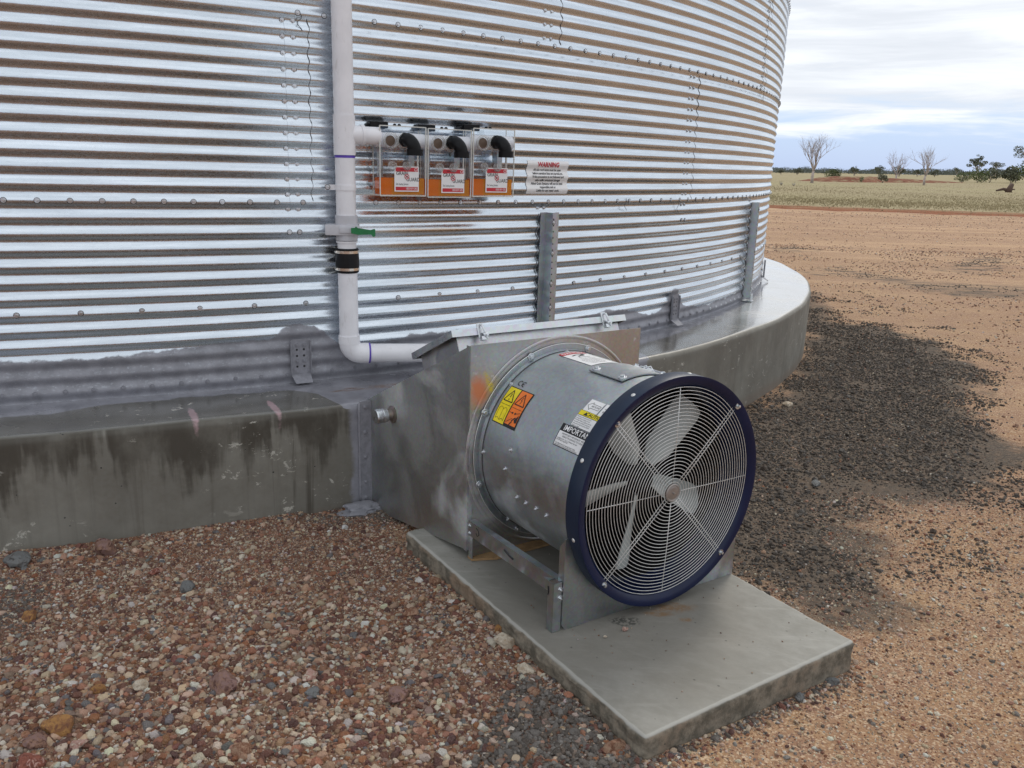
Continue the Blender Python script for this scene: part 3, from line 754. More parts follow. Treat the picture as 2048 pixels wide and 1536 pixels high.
# ------------------------------------------------------------------ concrete foundation
LT = np.array([(-2, 7.744), (-1.199, 7.744), (-1.175, 7.743), (-1.152, 7.66), (-1.126, 7.65), (-1.084, 7.64), (-1.045, 7.70), (-1.034, 7.82), (-1.026, 8.2), (-.80, 8.2), (-.775, 7.80), (-.617, 7.66), (-.54, 7.63), (-.455, 7.62), (1, 7.6)])
tt = np.concatenate([np.linspace(-1.9, .5, 700), np.linspace(.5, 2*PI-1.9, 160)[1:]])
prof = [(7.35, ZS+.004)]+[(r, ZS-.004*(r-7.4)/.6) for r in np.linspace(7.42, 7.985, 18)]
for a in np.linspace(0, PI/2, 7)[1:]: prof.append((SR2-.035+.035*math.sin(a), ZS-.004-.03*(1-math.cos(a))))
prof += [(SR2, z) for z in np.linspace(ZS-.05, -.25, 22)]
prof = np.array(prof); T, K = np.meshgrid(tt, np.arange(len(prof)), indexing='ij')
Rr = prof[K, 0]; Zr = prof[K, 1]
Rr = Rr+.003*np.sin(T*23)+.002*np.sin(T*61+Zr*7); Zr = Zr+.0025*np.sin(T*41+Rr*9)*(K < 25)
pv = (np.interp(T, LT[:, 0], LT[:, 1])-Rr)/.05
onface = K >= 22; pf = np.minimum((T+1.026)/.010, (-.79-T)/.02)
pv = np.where(onface, pf, pv)
left = np.clip((-.85-T)/.1, 0, 1)
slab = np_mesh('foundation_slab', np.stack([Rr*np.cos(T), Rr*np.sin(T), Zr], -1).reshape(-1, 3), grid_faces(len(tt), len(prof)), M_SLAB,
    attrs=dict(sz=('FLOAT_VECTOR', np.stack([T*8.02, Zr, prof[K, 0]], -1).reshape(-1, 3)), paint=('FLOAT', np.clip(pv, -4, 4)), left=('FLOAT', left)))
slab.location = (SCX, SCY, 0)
tag(slab, 'round grey concrete foundation ring under the silo with dark water stains', 'foundation')

# ------------------------------------------------------------------ concrete pad
PC = [(-.418, 3.27), (.381, 1.992), (1.14, 2.52), (.341, 3.80)]
PADZ = .08
from mathutils import noise as _mn
def mnoise_(p): return _mn.noise(p)
bm = bmesh.new()
vs = [bm.verts.new((x-PX, y-PY, PADZ)) for x, y in PC]+[bm.verts.new((x-PX, y-PY, -.06)) for x, y in PC]
bm.faces.new(vs[:4])
for i in range(4): bm.faces.new((vs[i], vs[4+i], vs[4+(i+1) % 4], vs[(i+1) % 4]))
bmesh.ops.recalc_face_normals(bm, faces=bm.faces[:])
bmesh.ops.bevel(bm, geom=[e for e in bm.edges if all(v.co.z > 0 for v in e.verts) or abs(e.verts[0].co.x-e.verts[1].co.x) < 1e-5], offset=.016, segments=4, profile=.5, affect='EDGES')
bmesh.ops.subdivide_edges(bm, edges=[e for e in bm.edges if e.calc_length() > .05], cuts=90, use_grid_fill=True)
for v in bm.verts:
    p = v.co
    nz_ = .5*math.sin(p.x*41+p.z*60)*math.sin(p.y*37)+.5*math.sin(p.x*97+1)*math.sin(p.y*83+p.z*120)
    side = 1 if p.z < PADZ-.012 else .25
    ed = 1.6 if abs(p.z-PADZ) < .014 and p.z < PADZ-.001 else 1.0
    mn = mnoise_(p*38)*.7+mnoise_(p*110)*.3
    v.co += Vector((nz_*.003*side+mn*.0048*side*ed, nz_*.003*side+mn*.0048*side*ed, nz_*.0012+mn*(.0028 if ed > 1 else .0006)))
me = bpy.data.meshes.new('concrete_pad'); bm.to_mesh(me); bm.free(); me.shade_smooth(); me.set_sharp_from_angle(angle=math.radians(50)); me.materials.append(M_PAD)
pad = bpy.data.objects.new('concrete_pad', me); COL.objects.link(pad); pad.location = (PX, PY, 0)
tag(pad, 'flat rectangular grey concrete pad under the aeration fan', 'concrete pad')

# ------------------------------------------------------------------ fan frame: local X = across the fan, Y = back to the silo, Z up
FU = Vector((.826872, .562390, 0)); FRZ = math.atan2(FU.y, FU.x); FO = (.184, 2.526, 0)
BIG_BOLT = bolt_mesh('bolt', .0085, True); SM_BOLT = bolt_mesh('bolt', .0055, True, True)
fan = empty('aeration_fan', FO, FRZ)
tag(fan, 'galvanised round aeration fan with navy blue rim and wire guard on the concrete pad', 'fan')
CA, CZ, RB = .40, .50, .36
AX = Matrix.Translation((CA, 0, CZ)) @ Matrix.Rotation(PI/2, 4, 'X')          # local Z of the lathe -> -Y (outwards)
def bp(bo, ang, r): return Vector((CA+r*math.cos(ang), -bo, CZ+r*math.sin(ang)))
# lathe height h = outward distance b
b = MB()
b.lathe([(RB, -.575), (RB, .0), (RB-.004, .0), (RB-.004, -.575)], 96, AX)
b.lathe([(.386, -.588), (.386, -.584), (RB+.004, -.584), (RB, -.570)], 96, AX)
b.build('housing', M_BARREL, fan, 40)
b = MB(); b.lathe([(RB-.0045, -.575), (RB-.0045, -.002)], 64, AX); b.lathe([(RB, -.57), (0, -.57)], 48, AX); b.build('housing_inner_shade', M_INNER, fan, True)  # black inner skin and back disc hold the interior shade as colour
b = MB(); b.tube([bp(-.566+.0, a, RB+.001) for a in np.linspace(0, 2*PI, 97)[:-1]]+[bp(-.566, 0, RB+.001)], .0022, 6, False); b.build('seam_ring', M_SEAL, fan, True)
b = MB(); b.tube([bp(-.583, a, .387) for a in np.linspace(0, 2*PI, 97)], .0016, 6, False); b.build('flange_edge', M_WIRE, fan, True)
for d in (112.4, 70.3, 154.9, -162.1, 30, -20, -118, -62):
    a = math.radians(d); inst('bolt', BIG_BOLT, fan, frame(bp(-.583, a, .378), (0, -1, 0), (math.cos(d), 0, math.sin(d))))
for d in (89.2, 133.2, 177.2, -131.8, 45, 0, -88, -45):
    a = math.radians(d); inst('bolt', SM_BOLT, fan, frame(bp(-.560, a, RB), (math.cos(a), 0, math.sin(a))))
for bo, d in ((-.393, 168.3), (-.413, -179.8), (-.348, -166.1), (-.294, -165.6), (-.233, -165.8), (-.174, -165.2)):
    a = math.radians(d); inst('bolt', SM_BOLT, fan, frame(bp(bo, a, RB), (math.cos(a), 0, math.sin(a))))
# inspection cover plate on top with bolts, wiring clips behind the crest
b = MB(); N = 14
for r0, flip in ((RB+.006, False),):
    vs = []; fs = []
    for i in range(N+1):
        a = math.radians(104.6-(104.6-66)*i/N)
        for bo in (-.305, -.128):
            vs += [bp(bo, a, RB+.003), bp(bo, a, RB+.007)]
    for i in range(N):
        o_ = i*4
        fs += [(o_+1, o_+3, o_+7, o_+5), (o_, o_+4, o_+6, o_+2), (o_, o_+1, o_+5, o_+4), (o_+2, o_+6, o_+7, o_+3)]
    fs += [(0, 2, 3, 1), (N*4, N*4+1, N*4+3, N*4+2)]
    b.add(vs, fs)
cp = b.build('cover_plate', M_LEG, fan, 40)
for bo, d in ((-.285, 101.5), (-.148, 101.5), (-.285, 72), (-.148, 72)):
    a = math.radians(d); inst('bolt', BIG_BOLT, cp, frame(bp(bo, a, RB+.007), (math.cos(a), 0, math.sin(a))))
b = MB()
for i, bo in enumerate(np.linspace(-.30, -.06, 7)):
    a = math.radians(62+3*math.sin(i*2)); mt = frame(bp(bo, a, RB), (math.cos(a), 0, math.sin(a)))
    b.box((-.014, -.010, 0), (.014, .010, .016), mt, .002); b.tube([mt @ Vector((0, -.02, .006)), mt @ Vector((0, .004, .024)), mt @ Vector((0, .02, .01))], .003, 6)
b.tube([bp(bo, math.radians(62), RB+.015) for bo in np.linspace(-.33, -.02, 12)], .005, 8); b.build('wiring_clip', M_ZINC, fan, 40)

# navy inlet ring: skirt, rolled lip, bell
b = MB(); b.lathe([(RB+.0015, -.012), (.398, -.010), (.400, -.004), (.400, .056), (.398, .060)], 128, AX); sk = b.build('ring_skirt', M_NAVY2, fan, 50)
b = MB(); b.lathe([(.4003, .0585), (.4003, .0605), (.398, .0610), (.374, .054), (.362, .042), (.354, .025), (.349, .0), (.348, -.06), (.3465, -.06), (.347, .0)], 128, AX)
ring = b.build('inlet_ring', M_NAVY, fan, 50)
rv = MB(); rv.lathe([(.0075, 0), (.006, .002), (0, .003)], 12); rvm = bpy.data.meshes.new('rivet'); rvm.from_pydata(rv.v, [], rv.f); rvm.materials.append(M_WIRE)
for bo, d in ((.032, 117.4), (.018, 155.7), (.026, -166.5), (.02, 80), (.02, 40), (.02, 0), (.02, -40)):
    a = math.radians(d); inst('rivet', rvm, sk, frame(bp(bo, a, .4002), (math.cos(a), 0, math.sin(a))))
# guard
gd = MB(); gd.lathe([(.031, .050), (.032, .056), (.028, .0585), (.024, .057), (.020, .0585), (.008, .059), (0, .059)], 32, AX); gd.lathe([(.004, .059), (.003, .066), (0, .067)], 10, AX)
guard = gd.build('wire_guard', M_CAP, fan, 40)
nr = 28
for i in range(nr):
    r = .038+(.361-.038)*i/(nr-1); b = MB(); seg = 24+int(r*260)
    bo = .0545-.006*(i/(nr-1))**3
    b.tube([bp(bo, 2*PI*k/seg, r) for k in range(seg+1)], .0012, 6, False); b.build('guard_ring', M_WIRE, guard, True)
def spoke(angle, offs, r1, clip):
    for of in offs:
        b = MB(); ca, sa = math.cos(angle), math.sin(angle)
        P = lambda r, bo: Vector((CA+r*ca-of*sa, -bo, CZ+r*sa+of*ca))
        b.tube([P(.028, .051), P(.2, .051), P(r1, .0465)], .0017, 6); b.build('guard_spoke', M_WIRE, guard, True)
    if clip:
        b = MB(); pts = []
        for k in range(9):
            a2 = -PI/2+PI*k/8; pts.append(Vector((CA+(r1+.012*math.cos(a2))*math.cos(angle)-.009*math.sin(a2)*math.sin(angle), -.054, CZ+(r1+.012*math.cos(a2))*math.sin(angle)+.009*math.sin(a2)*math.cos(angle))))
        b.tube(pts, .0035, 8); b.lathe([(.011, .052), (.011, .058), (.0055, .058), (.005, .066), (0, .067)], 14, Matrix.Translation((r1*math.cos(angle), 0, r1*math.sin(angle))) @ AX)
        b.build('guard_clip', M_ZINC, guard, 40)
for k in range(4): spoke(math.radians(43.5+90*k), (-.0065, .0065), .383, True)
for k in range(4): spoke(math.radians(-1+90*k), (0,), .361, False)
# propeller
pr = MB(); pr.lathe([(.0, -.075), (.034, -.078), (.042, -.09), (.042, -.15), (.03, -.155)], 32, AX)
prop = pr.build('propeller', M_DARK, fan, 40)
for k in range(5):
    ang = math.radians(45+72*k); b = MB(); ns, nc = 12, 8; vs = []
    for i in range(ns+1):
        s = i/ns; r = .062+.270*s; ch = (.034+.05*min(1, s/.22)+.036*s) if s < .9 else .1164-.02*(s-.9)*10; tw = math.radians(-(48-26*s))
        for j in range(nc+1):
            u_ = (j/nc-.45)*ch; th = .006*(1-(2*j/nc-1)**2)+.0008; cam_ = .010*(1-(2*j/nc-1)**2)
            rr = math.hypot(r, 0)
            x_, d_ = u_*math.cos(tw), u_*math.sin(tw)+cam_
            vs.append((r, x_, -.115+d_+th/2)); 
    top = [Vector(v) for v in vs]; bot = [Vector((v[0], v[1], v[2]-.004)) for v in vs]
    kk = nc+1; fs = []
    for i in range(ns):
        for j in range(nc):
            a_ = i*kk+j; fs.append((a_, a_+kk, a_+kk+1, a_+1)); fs.append(tuple(len(vs)+q for q in (a_, a_+1, a_+kk+1, a_+kk)))
    L = len(vs)
    bd = [i*kk for i in range(ns+1)]+[ns*kk+j for j in range(1, kk)]+[i*kk+nc for i in range(ns-1, -1, -1)]+[j for j in range(nc-1, 0, -1)]
    for q, q2 in zip(bd, bd[1:]+bd[:1]): fs.append((q, L+q, L+q2, q2)[::-1])
    b.add(top+bot, fs, AX @ Matrix.Rotation(ang, 4, 'Z')); b.build('blade', M_BLADE, prop, 50)
b = MB(); b.lathe([(.0, -.17), (.07, -.175), (.085, -.19), (.085, -.42), (.06, -.45), (0, -.45)], 32, AX)
for a in (0, PI/2, PI, 1.5*PI): b.box((-.01, .07, -.40), (.01, RB-.006, -.22), AX @ Matrix.Rotation(a+.4, 4, 'Z'))
b.build('motor', M_DARK, fan, 40)

# leg plate under the ring
def arc_plate(y0, y1, name, mat, ztop=.40, rc=.352, parent=fan):
    b = MB(); pts = [(0, .096), (.012, PADZ+.001), (.79, PADZ+.001), (.80, .092), (.80, ztop)]
    a_end = math.asin((ztop-CZ)/rc); cx_r = CA+rc*math.cos(a_end)
    n = 40; arc = []
    for i in range(n+1):
        a = a_end+(-(PI+2*a_end))*i/n; arc.append((CA+rc*math.cos(a), CZ+rc*math.sin(a)))
    # strips between the arc and the bottom edge, plus side lugs
    vs = []; fs = []
    for (x, z) in arc:
        zb_ = PADZ+.001
        vs += [(x, y0, z), (x, y0, zb_), (x, y1, z), (x, y1, zb_)]
    for i in range(n):
        o_ = i*4; fs += [(o_, o_+1, o_+5, o_+4), (o_+2, o_+6, o_+7, o_+3), (o_+1, o_+3, o_+7, o_+5), (o_, o_+4, o_+6, o_+2)]
    b.add(vs, fs)
    xr = arc[0][0]; xl = arc[-1][0]
    b.box((xr, y0, PADZ+.001), (.80, y1, ztop))
    def lug(poly):
        k = len(poly); b.add([(x, y0, z) for x, z in poly]+[(x, y1, z) for x, z in poly], [tuple(range(k)), tuple(range(k, 2*k))[::-1]]+[(i, k+i, k+(i+1) % k, (i+1) % k) for i in range(k)])
    lug([(0, .10), (.014, PADZ+.001), (xl, PADZ+.001), (xl, ztop), (0, ztop)])
    return b.build(name, mat, parent)
arc_plate(-.001, .003, 'leg_plate', M_LEG)
b = MB(); b.add([(0, .003, .11), (0, .028, .13), (0, .028, .365), (0, .003, .395), (.003, .003, .11), (.003, .028, .13), (.003, .028, .365), (.003, .003, .395)], [(0,1,2,3), (7,6,5,4), (0,4,5,1), (1,5,6,2), (2,6,7,3), (3,7,4,0)])
b.add([(.797, .003, .09), (.797, .028, .11), (.797, .028, .365), (.797, .003, .395), (.80, .003, .09), (.80, .028, .11), (.80, .028, .365), (.80, .003, .395)], [(0,1,2,3), (7,6,5,4), (0,4,5,1), (1,5,6,2), (2,6,7,3), (3,7,4,0)])
b.box((.014, .003, PADZ+.001), (.786, .030, PADZ+.004)); b.build('leg_flange', M_LEG, fan)
# brace angle: flat web, top flange, folded foot
b = MB()
b.box((-.008, .012, .195), (-.0045, .575, .25)); b.box((-.008, .012, .25), (.018, .575, .2535)); br = b.build('brace', M_UPR, fan)
b = MB(); b.box((-.034, .008, PADZ+.001), (-.031, .036, .252)); b.box((-.034, .004, PADZ+.001), (-.002, .0075, .252)); b.build('brace_foot', M_UPR, fan)
b = MB()
b.prism([(0, 0), (.03, 0), (.0, .03)], 0, .003, Matrix.Translation((-.034, .036, .2505))); b.build('brace_gusset', M_UPR, br)
for x, z in ((-.012, .228), (-.012, .198)): inst('bolt', SM_BOLT, fan, frame((x+.004, .004, z), (0, -1, 0)))
for x, z in ((-.006, .235), (-.006, .205)): inst('bolt', SM_BOLT, fan, frame((x, .566, z), (0, -1, 0)))
# black pen marks on the brace
b = MB(); b.tube([(-.0085, .52, .243), (-.0085, .505, .238), (-.0085, .50, .222), (-.0085, .512, .213), (-.0085, .52, .222)], .0016, 5); b.tube([(-.0085, .33, .235), (-.0085, .30, .225), (-.0085, .275, .221)], .004, 5)
b.tube([(-.0355, .034, .235), (-.0355, .031, .215), (-.0355, .033, .205)], .0015, 5); b.build('pen_mark', M_INK, br)

# stickers on the housing: x along the axis outwards, y upwards round the left side
def wrap(b0, a0deg, rot=0.0):
    ca, sa = math.cos(rot), math.sin(rot)
    def fn(x, y, h):
        xx, yy = x*ca-y*sa, x*sa+y*ca
        return bp(b0+xx, math.radians(a0deg)-yy/RB, RB+.0008+h)
    return fn
S = Sticker(wrap(-.475, 145.7))           # yellow/orange warning, .14 x .145
S.rect(-.072, -.074, .072, .074, M_INK); S.rect(-.068, -.070, -.003, .070, M_YEL, 1); S.rect(.003, -.062, .068, .070, M_ORG, 1)
for cx_ in (-.0355, .0355):
    S.line([(cx_-.027, .014), (cx_+.027, .014), (cx_, .060)], .004, M_INK, 2, True)
S.line([(-.0355, .046), (-.0355, .030)], .004, M_INK, 2); S.disc(-.0355, .022, .0028, M_INK, 2)
S.line([(.0375, .048), (.032, .034), (.038, .034), (.034, .020)], .0025, M_INK, 2)
S.line([(-.064, 0), (-.007, 0)], .0015, M_INK, 2); S.line([(.007, 0), (.066, 0)], .0015, M_INK, 2)
bk = [(-.060, -.058), (-.060, -.018), (-.050, -.010), (-.042, -.012), (-.0355, -.018), (-.029, -.012), (-.021, -.010), (-.011, -.018), (-.011, -.058), (-.022, -.052), (-.0355, -.060), (-.048, -.052)]
S.line(bk, .0014, M_INK, 2, True); S.line([(-.0355, -.018), (-.0355, -.060)], .0014, M_INK, 2)
S.line([(.006, -.018), (.022, -.018)], .002, M_INK, 2); S.disc(.024, -.018, .004, M_INK, 2); S.disc(.040, -.018, .004, M_INK, 2); S.line([(.042, -.018), (.066, -.010)], .002, M_INK, 2)
S.line([(.008, -.056), (.036, -.036)], .0018, M_INK, 2); S.line([(.030, -.062), (.040, -.048), (.036, -.046), (.052, -.030)], .005, M_INK, 2); S.poly([(.048, -.040), (.066, -.018), (.067, -.048), (.056, -.050)], M_INK, 2)
S.build('warning_sticker', fan)
S = Sticker(wrap(-.51, 130.6)); S.line([(-.004+.010*math.cos(a), .010*math.sin(a)) for a in np.linspace(1.0, 5.2, 9)], .0035, M_INK)
S.line([(.019+.010*math.cos(a), .010*math.sin(a)) for a in np.linspace(1.0, 5.2, 9)], .0035, M_INK); S.line([(.010, 0), (.019, 0)], .0035, M_INK); S.build('ce_mark', fan)
S = Sticker(wrap(-.083, 148.6))           # IMPORTANT
S.rect(-.102, -.040, .070, .040, M_INK); S.rect(-.098, -.037, .068, .013, M_WHITE, 1)
S.text('IMPORTANT', .027, -.012, .0265, M_WHITE, 1, bold=.012, sx=.98)
for i, tx in enumerate(('INSUFFICIENT AIR EXHAUST AREA MAY', 'RESULT IN DAMAGE TO YOUR BIN.')): S.text(tx, .0085, -.012, .006-i*.009, M_INK, 2, sx=.9)
for i, tx in enumerate(('A MINIMUM OF 1 SQ. FT. OPENING PER 1000', 'CFM OF AIR IS REQUIRED.', '', 'THE OPERATOR MUST BE SURE THAT THERE', 'ARE OPEN ROOF VENTS BEFORE THE FAN IS RUN.')):
    if tx: S.text(tx, .0062, -.094, -.012-i*.0056, M_INK, 2, align='LEFT', sx=.85)
S.build('important_sticker', fan)
S = Sticker(wrap(-.085, 136.9))           # CAUTION
S.rect(-.066, -.0315, .075, .0335, M_INK); S.rect(-.064, -.0300, .074, .012, M_WHITE, 1); S.rect(-.064, .014, .074, .032, M_YEL, 1)
S.text('CAUTION', .019, .014, .0225, M_INK, 2, bold=.015); S.poly([(-.040, .0165), (-.024, .0165), (-.032, .0295)], M_INK, 2)
for i, tx in enumerate(('Read and understand operators', 'manual before starting fan unit.', 'All safety shields and guards must be', 'secured in place before starting unit.', 'Stop unit and lock out power before', 'service or repair.')): S.text(tx, .0064, -.060, .007-i*.0068, M_INK, 2, align='LEFT', sx=.88)
S.build('caution_sticker', fan)
S = Sticker(wrap(-.105, 127.9)); S.rect(-.040, -.026, .030, .026, M_WHITE)
S.line([(-.034, 0), (-.016, .016), (-.016, .009), (.024, .009), (.024, -.009), (-.016, -.009), (-.016, -.016)], .0014, M_INK, 1, True); S.text('AIR FLOW', .010, .003, 0, M_INK, 1, sx=.8); S.build('air_flow_sticker', fan)
S = Sticker(wrap(-.035, 129.0)); S.rect(-.034, -.034, .030, .034, M_WHITE)
for i in range(1): S.text('ROTATION', .012, .0, .0, M_INK, 1, sx=.8); S.line([(-.026, .014), (.02, .014)], .0015, M_INK, 1)
S.build('rotation_sticker', fan)
# DANGER: reads round the barrel, its top edge towards the silo
def wrap_r(b0, a0deg):
    def fn(x, y, h): return bp(b0-y, math.radians(a0deg)-x/RB, RB+.0008+h)
    return fn
S = Sticker(wrap_r(-.445, 90.0)); S.rect(-.052, -.105, .062, .092, M_WHITE); S.rect(-.052, .062, .062, .092, M_RED, 1); S.text('DANGER', .025, .005, .077, M_WHITE, 2, bold=.01)
S.line([(-.028, .036), (-.006, .046), (.012, .042), (.020, .028), (.006, .030), (-.012, .020)], .007, M_INK, 1); S.disc(.026, .046, .008, M_INK, 1); S.line([(-.02, .008), (.03, .006)], .003, M_INK, 1)
for i in range(8): S.text(('Rotating fan blade inside.', 'Can cause serious injury.', 'Keep hands and clothing away.', 'Do not operate without guards.', 'Lock out power before service.', 'Keep others away from unit.', 'Read operators manual.', 'Replace missing labels.')[i], .008, .005, -.012-i*.0105, M_INK, 1, sx=.85)
S.build('danger_sticker', fan)

# ------------------------------------------------------------------ transition duct
duct = empty('transition_duct', FO, FRZ)
tag(duct, 'galvanised sheet metal box duct joining the fan to the concrete foundation', 'duct')
FY = .590     # front plate, local Y
# front plate (2 mm) with raised ring
b = MB(); b.box((0.0, FY, .135), (.80, FY+.003, .915)); b.build('front_plate', M_BOX, duct)
b = MB(); b.lathe([(.418, -.5888), (.411, -.5855), (.404, -.5888)], 96, AX); b.build('pressed_ring', M_BOX, duct, True)
# side plates
def quadplate(x0, x1, name, mat):
    b = MB(); pts = [(FY, .125), (FY, .915), (1.49, .492), (1.49, -.02)]
    b.add([(x0, y, z) for y, z in pts]+[(x1, y, z) for y, z in pts], [(0,1,2,3), (7,6,5,4), (0,4,5,1), (1,5,6,2), (2,6,7,3), (3,7,4,0)]); return b.build(name, mat, duct)
quadplate(-.003, 0.0, 'side_plate', M_SIDE); quadplate(.80, .803, 'side_plate', M_SIDE)
b = MB(); b.add([(0, FY+.003, .914), (.80, FY+.003, .914), (.80, 1.52, .478), (0, 1.52, .478), (0, FY+.003, .911), (.80, FY+.003, .911), (.80, 1.52, .475), (0, 1.52, .475)], [(0,1,2,3), (7,6,5,4), (0,4,5,1), (2,6,7,3)]); b.build('top_plate', M_SIDE, duct)
b = MB(); b.add([(0, FY+.003, .13), (.80, FY+.003, .13), (.80, 1.49, -.01), (0, 1.49, -.01)], [(0,1,2,3)[::-1]]); b.build('bottom_plate', M_SIDE, duct)
# front foot: lower apron, inner fold, bottom flange with its tan ground reflection painted on
b = MB(); b.box((.012, FY+.004, PADZ+.012), (.79, FY+.007, .30)); b.box((.005, FY-.022, PADZ+.016), (.0085, FY+.003, .245)); b.build('apron', M_SIDE, duct)
b = MB(); b.add([(.012, FY-.012, PADZ+.002), (.10, FY-.050, PADZ+.002), (.80, FY-.045, PADZ+.002), (.80, FY+.02, PADZ+.002), (.012, FY+.02, PADZ+.002)]+[(.012, FY-.012, PADZ+.010), (.10, FY-.050, PADZ+.010), (.80, FY-.045, PADZ+.012), (.80, FY+.02, PADZ+.012), (.012, FY+.02, PADZ+.012)],
       [(4,3,2,1,0), (5,6,7,8,9), (0,1,6,5), (1,2,7,6), (2,3,8,7), (3,4,9,8), (4,0,5,9)]); b.build('bottom_flange', M_TANREF, duct)
# front left corner fold
b = MB(); b.add([(-.004, FY-.001, .125), (.014, FY-.001, .125), (.014, FY-.001, .30), (.004, FY-.001, .33), (-.004, FY-.001, .33)], [(0,1,2,3,4)]); b.box((-.0055, FY+.002, .12), (-.0032, FY+.024, .912)); b.build('corner_fold', M_SIDE, duct)
# back flange screwed to the slab
b = MB(); b.box((-.056, 1.436, .030), (-.003, 1.441, .505)); b.box((.803, 1.30, .035), (.85, 1.305, .50)); fl = b.build('back_flange', M_PAINTG, duct)
b = MB(); b.tube([(-.058, 1.440, z) for z in np.linspace(.03, .50, 12)], .006, 6, radii=[.004+.004*abs(math.sin(i*1.7)) for i in range(12)]); b.build('sealant_bead', M_PAINTG, duct, True)
for z in (.478, .36, .245, .125, .05): inst('bolt', bm_bolt_p, fl, frame((-.032, 1.4355, z), (0, -1, 0)))
b = MB(); b.box((-.056, 1.4415, .02), (-.0, 1.56, .487)); b.build('mounting_pad', M_PAINTG, duct)
# pipe stub with screwed cap on the side
mt = Matrix.Translation((-.003, 1.215, .498)) @ Matrix.Rotation(-PI/2, 4, 'Y')
b = MB(); b.lathe([(.036, 0), (.038, .006), (.022, .010), (.022, .04)], 32, mt); b.build('stub_socket', galv('rusty_collar', (.42, .36, .32), .4, .6, 20), duct, 40)
b = MB(); b.lathe([(.024, .03), (.030, .032), (.031, .05), (.0285, .052), (.0285, .055), (.031, .057), (.031, .078), (.028, .083), (0, .084)], 32, mt); b.build('threaded_cap', M_ZINC, duct, 30)
# hatch on the sloping top
so = Vector((0, FY+.003, .915)); sd = Vector((0, .905, -.4255)).normalized(); sn = Vector((0, .4255, .905)).normalized()
HM = Matrix.Identity(4)
for i in range(3): HM[i][0] = (1, 0, 0)[i]; HM[i][1] = sd[i]; HM[i][2] = sn[i]; HM[i][3] = so[i]
hatch = MB()
hatch.box((.012, .115, .0), (.79, .118, .072), HM); hatch.box((.012, .115, .0), (.015, .41, .072), HM); hatch.box((.787, .118, .0), (.79, .41, .072), HM); hatch.box((.012, .41, .0), (.79, .413, .072), HM)
hatch.build('hatch_collar', galv('collar_steel', (.62, .62, .63), .3, .45, 7, 120, dust=.5), duct)
b = MB()
b.box((-.016, .090, .078), (.818, .436, .081), HM); b.box((-.016, .090, .055), (.818, .093, .078), HM); b.box((-.016, .433, .055), (.818, .436, .078), HM)
b.box((-.016, .093, .055), (-.013, .433, .078), HM); b.box((.815, .093, .055), (.818, .433, .078), HM)
lid = b.build('hatch_lid', M_LID, duct)
for xa in (.105, .70):
    b = MB(); b.box((xa-.012, .086, .040), (xa+.012, .0895, .098), HM, .001); b.box((xa-.010, .070, .030), (xa+.010, .088, .045), HM, .002)
    b.tube([HM @ Vector((xa, .092, .092)), HM @ Vector((xa+.004, .074, .088)), HM @ Vector((xa+.006, .066, .06)), HM @ Vector((xa+.014, .070, .035))], .0045, 8)
    b.lathe([(.012, 0), (.013, .004), (.008, .012), (0, .013)], 8, HM @ frame((xa+.010, .076, .05), (.4, -1, .1))); b.build('latch', M_ZINC, lid, 40)
for x_, z_ in ((.0, 0),):
    pass
for i in range(5): pass

# ------------------------------------------------------------------ PVC pipe
pipe = empty('pvc_pipe', (-.793, 4.086, ZS))
tag(pipe, 'white PVC pipe running down the silo wall beside the oil boxes', 'pipe')
PB = Vector((-.793, 4.086, ZS)); RP = .0455
def pl(p): return Vector(p)-PB
def ppos(z): t = (z-.634)/(2.206-.634); return Vector((-.790-.009*t, 4.087-.005*t, z))
b = MB(); b.tube([pl(ppos(1.70)), pl(ppos(6.5))], RP, 32); b.build('upper_pipe', M_PVC, pipe, 40)
b = MB(); b.tube([pl(ppos(1.56)), pl(ppos(1.735))], RP+.0045, 32); tb = ppos(1.650)
TD = Vector((math.cos(math.radians(30)), math.sin(math.radians(30)), 0))
b.tube([pl(tb+TD*.02), pl(tb+TD*.085)], .043, 32); b.build('tee', M_PVC, pipe, 40)
b = MB(); b.tube([pl(tb+TD*.075), pl(tb+TD*.09)], .047, 32); b.tube([pl(tb+TD*.088), pl(tb+TD*.165)], .040, 32); b.build('branch_pipe', M_PVC, pipe, 40)
b = MB(); b.tube([pl(ppos(1.20)), pl(ppos(1.57))], RP, 32); b.build('middle_pipe', M_PVC, pipe, 40)
b = MB(); b.tube([pl(ppos(1.548)), pl(ppos(1.561))], RP+.001, 32)
b.build('primer_band', M_PURP, pipe, 40)
b = MB(); b.tube([pl(ppos(1.245)), pl(ppos(1.290))], RP+.006, 32); b.tube([pl(ppos(1.175)), pl(ppos(1.20))], RP+.005, 32)
vm = Matrix.Translation(pl(ppos(1.228))) @ Matrix.Rotation(math.radians(8), 4, 'Z')
b.box((-.095, -.055, -.028), (.058, .055, .020), vm, .004); b.box((-.030, -.062, -.016), (.075, -.045, .012), vm, .003)
valve = b.build('gate_valve', M_PVCG, pipe, 40)
b = MB(); hp = [(.012, .012), (.028, .012), (.034, .020), (.042, .012), (.100, .004), (.118, .010), (.122, .004), (.122, -.022), (.112, -.028), (.104, -.016), (.045, -.018), (.012, -.012)]
b.prism(hp, -.008, .008, vm @ Matrix.Translation((.012, -.072, -.003)) @ Matrix.Rotation(PI/2, 4, 'X')); b.build('handle', M_GREEN, valve)
b = MB(); b.tube([pl(ppos(1.172)), pl(ppos(1.164))], RP+.004, 32); b.tube([pl(ppos(1.164)), pl(ppos(1.135))], RP-.002, 32); b.build('pipe_joint', M_PVC, pipe, 40)
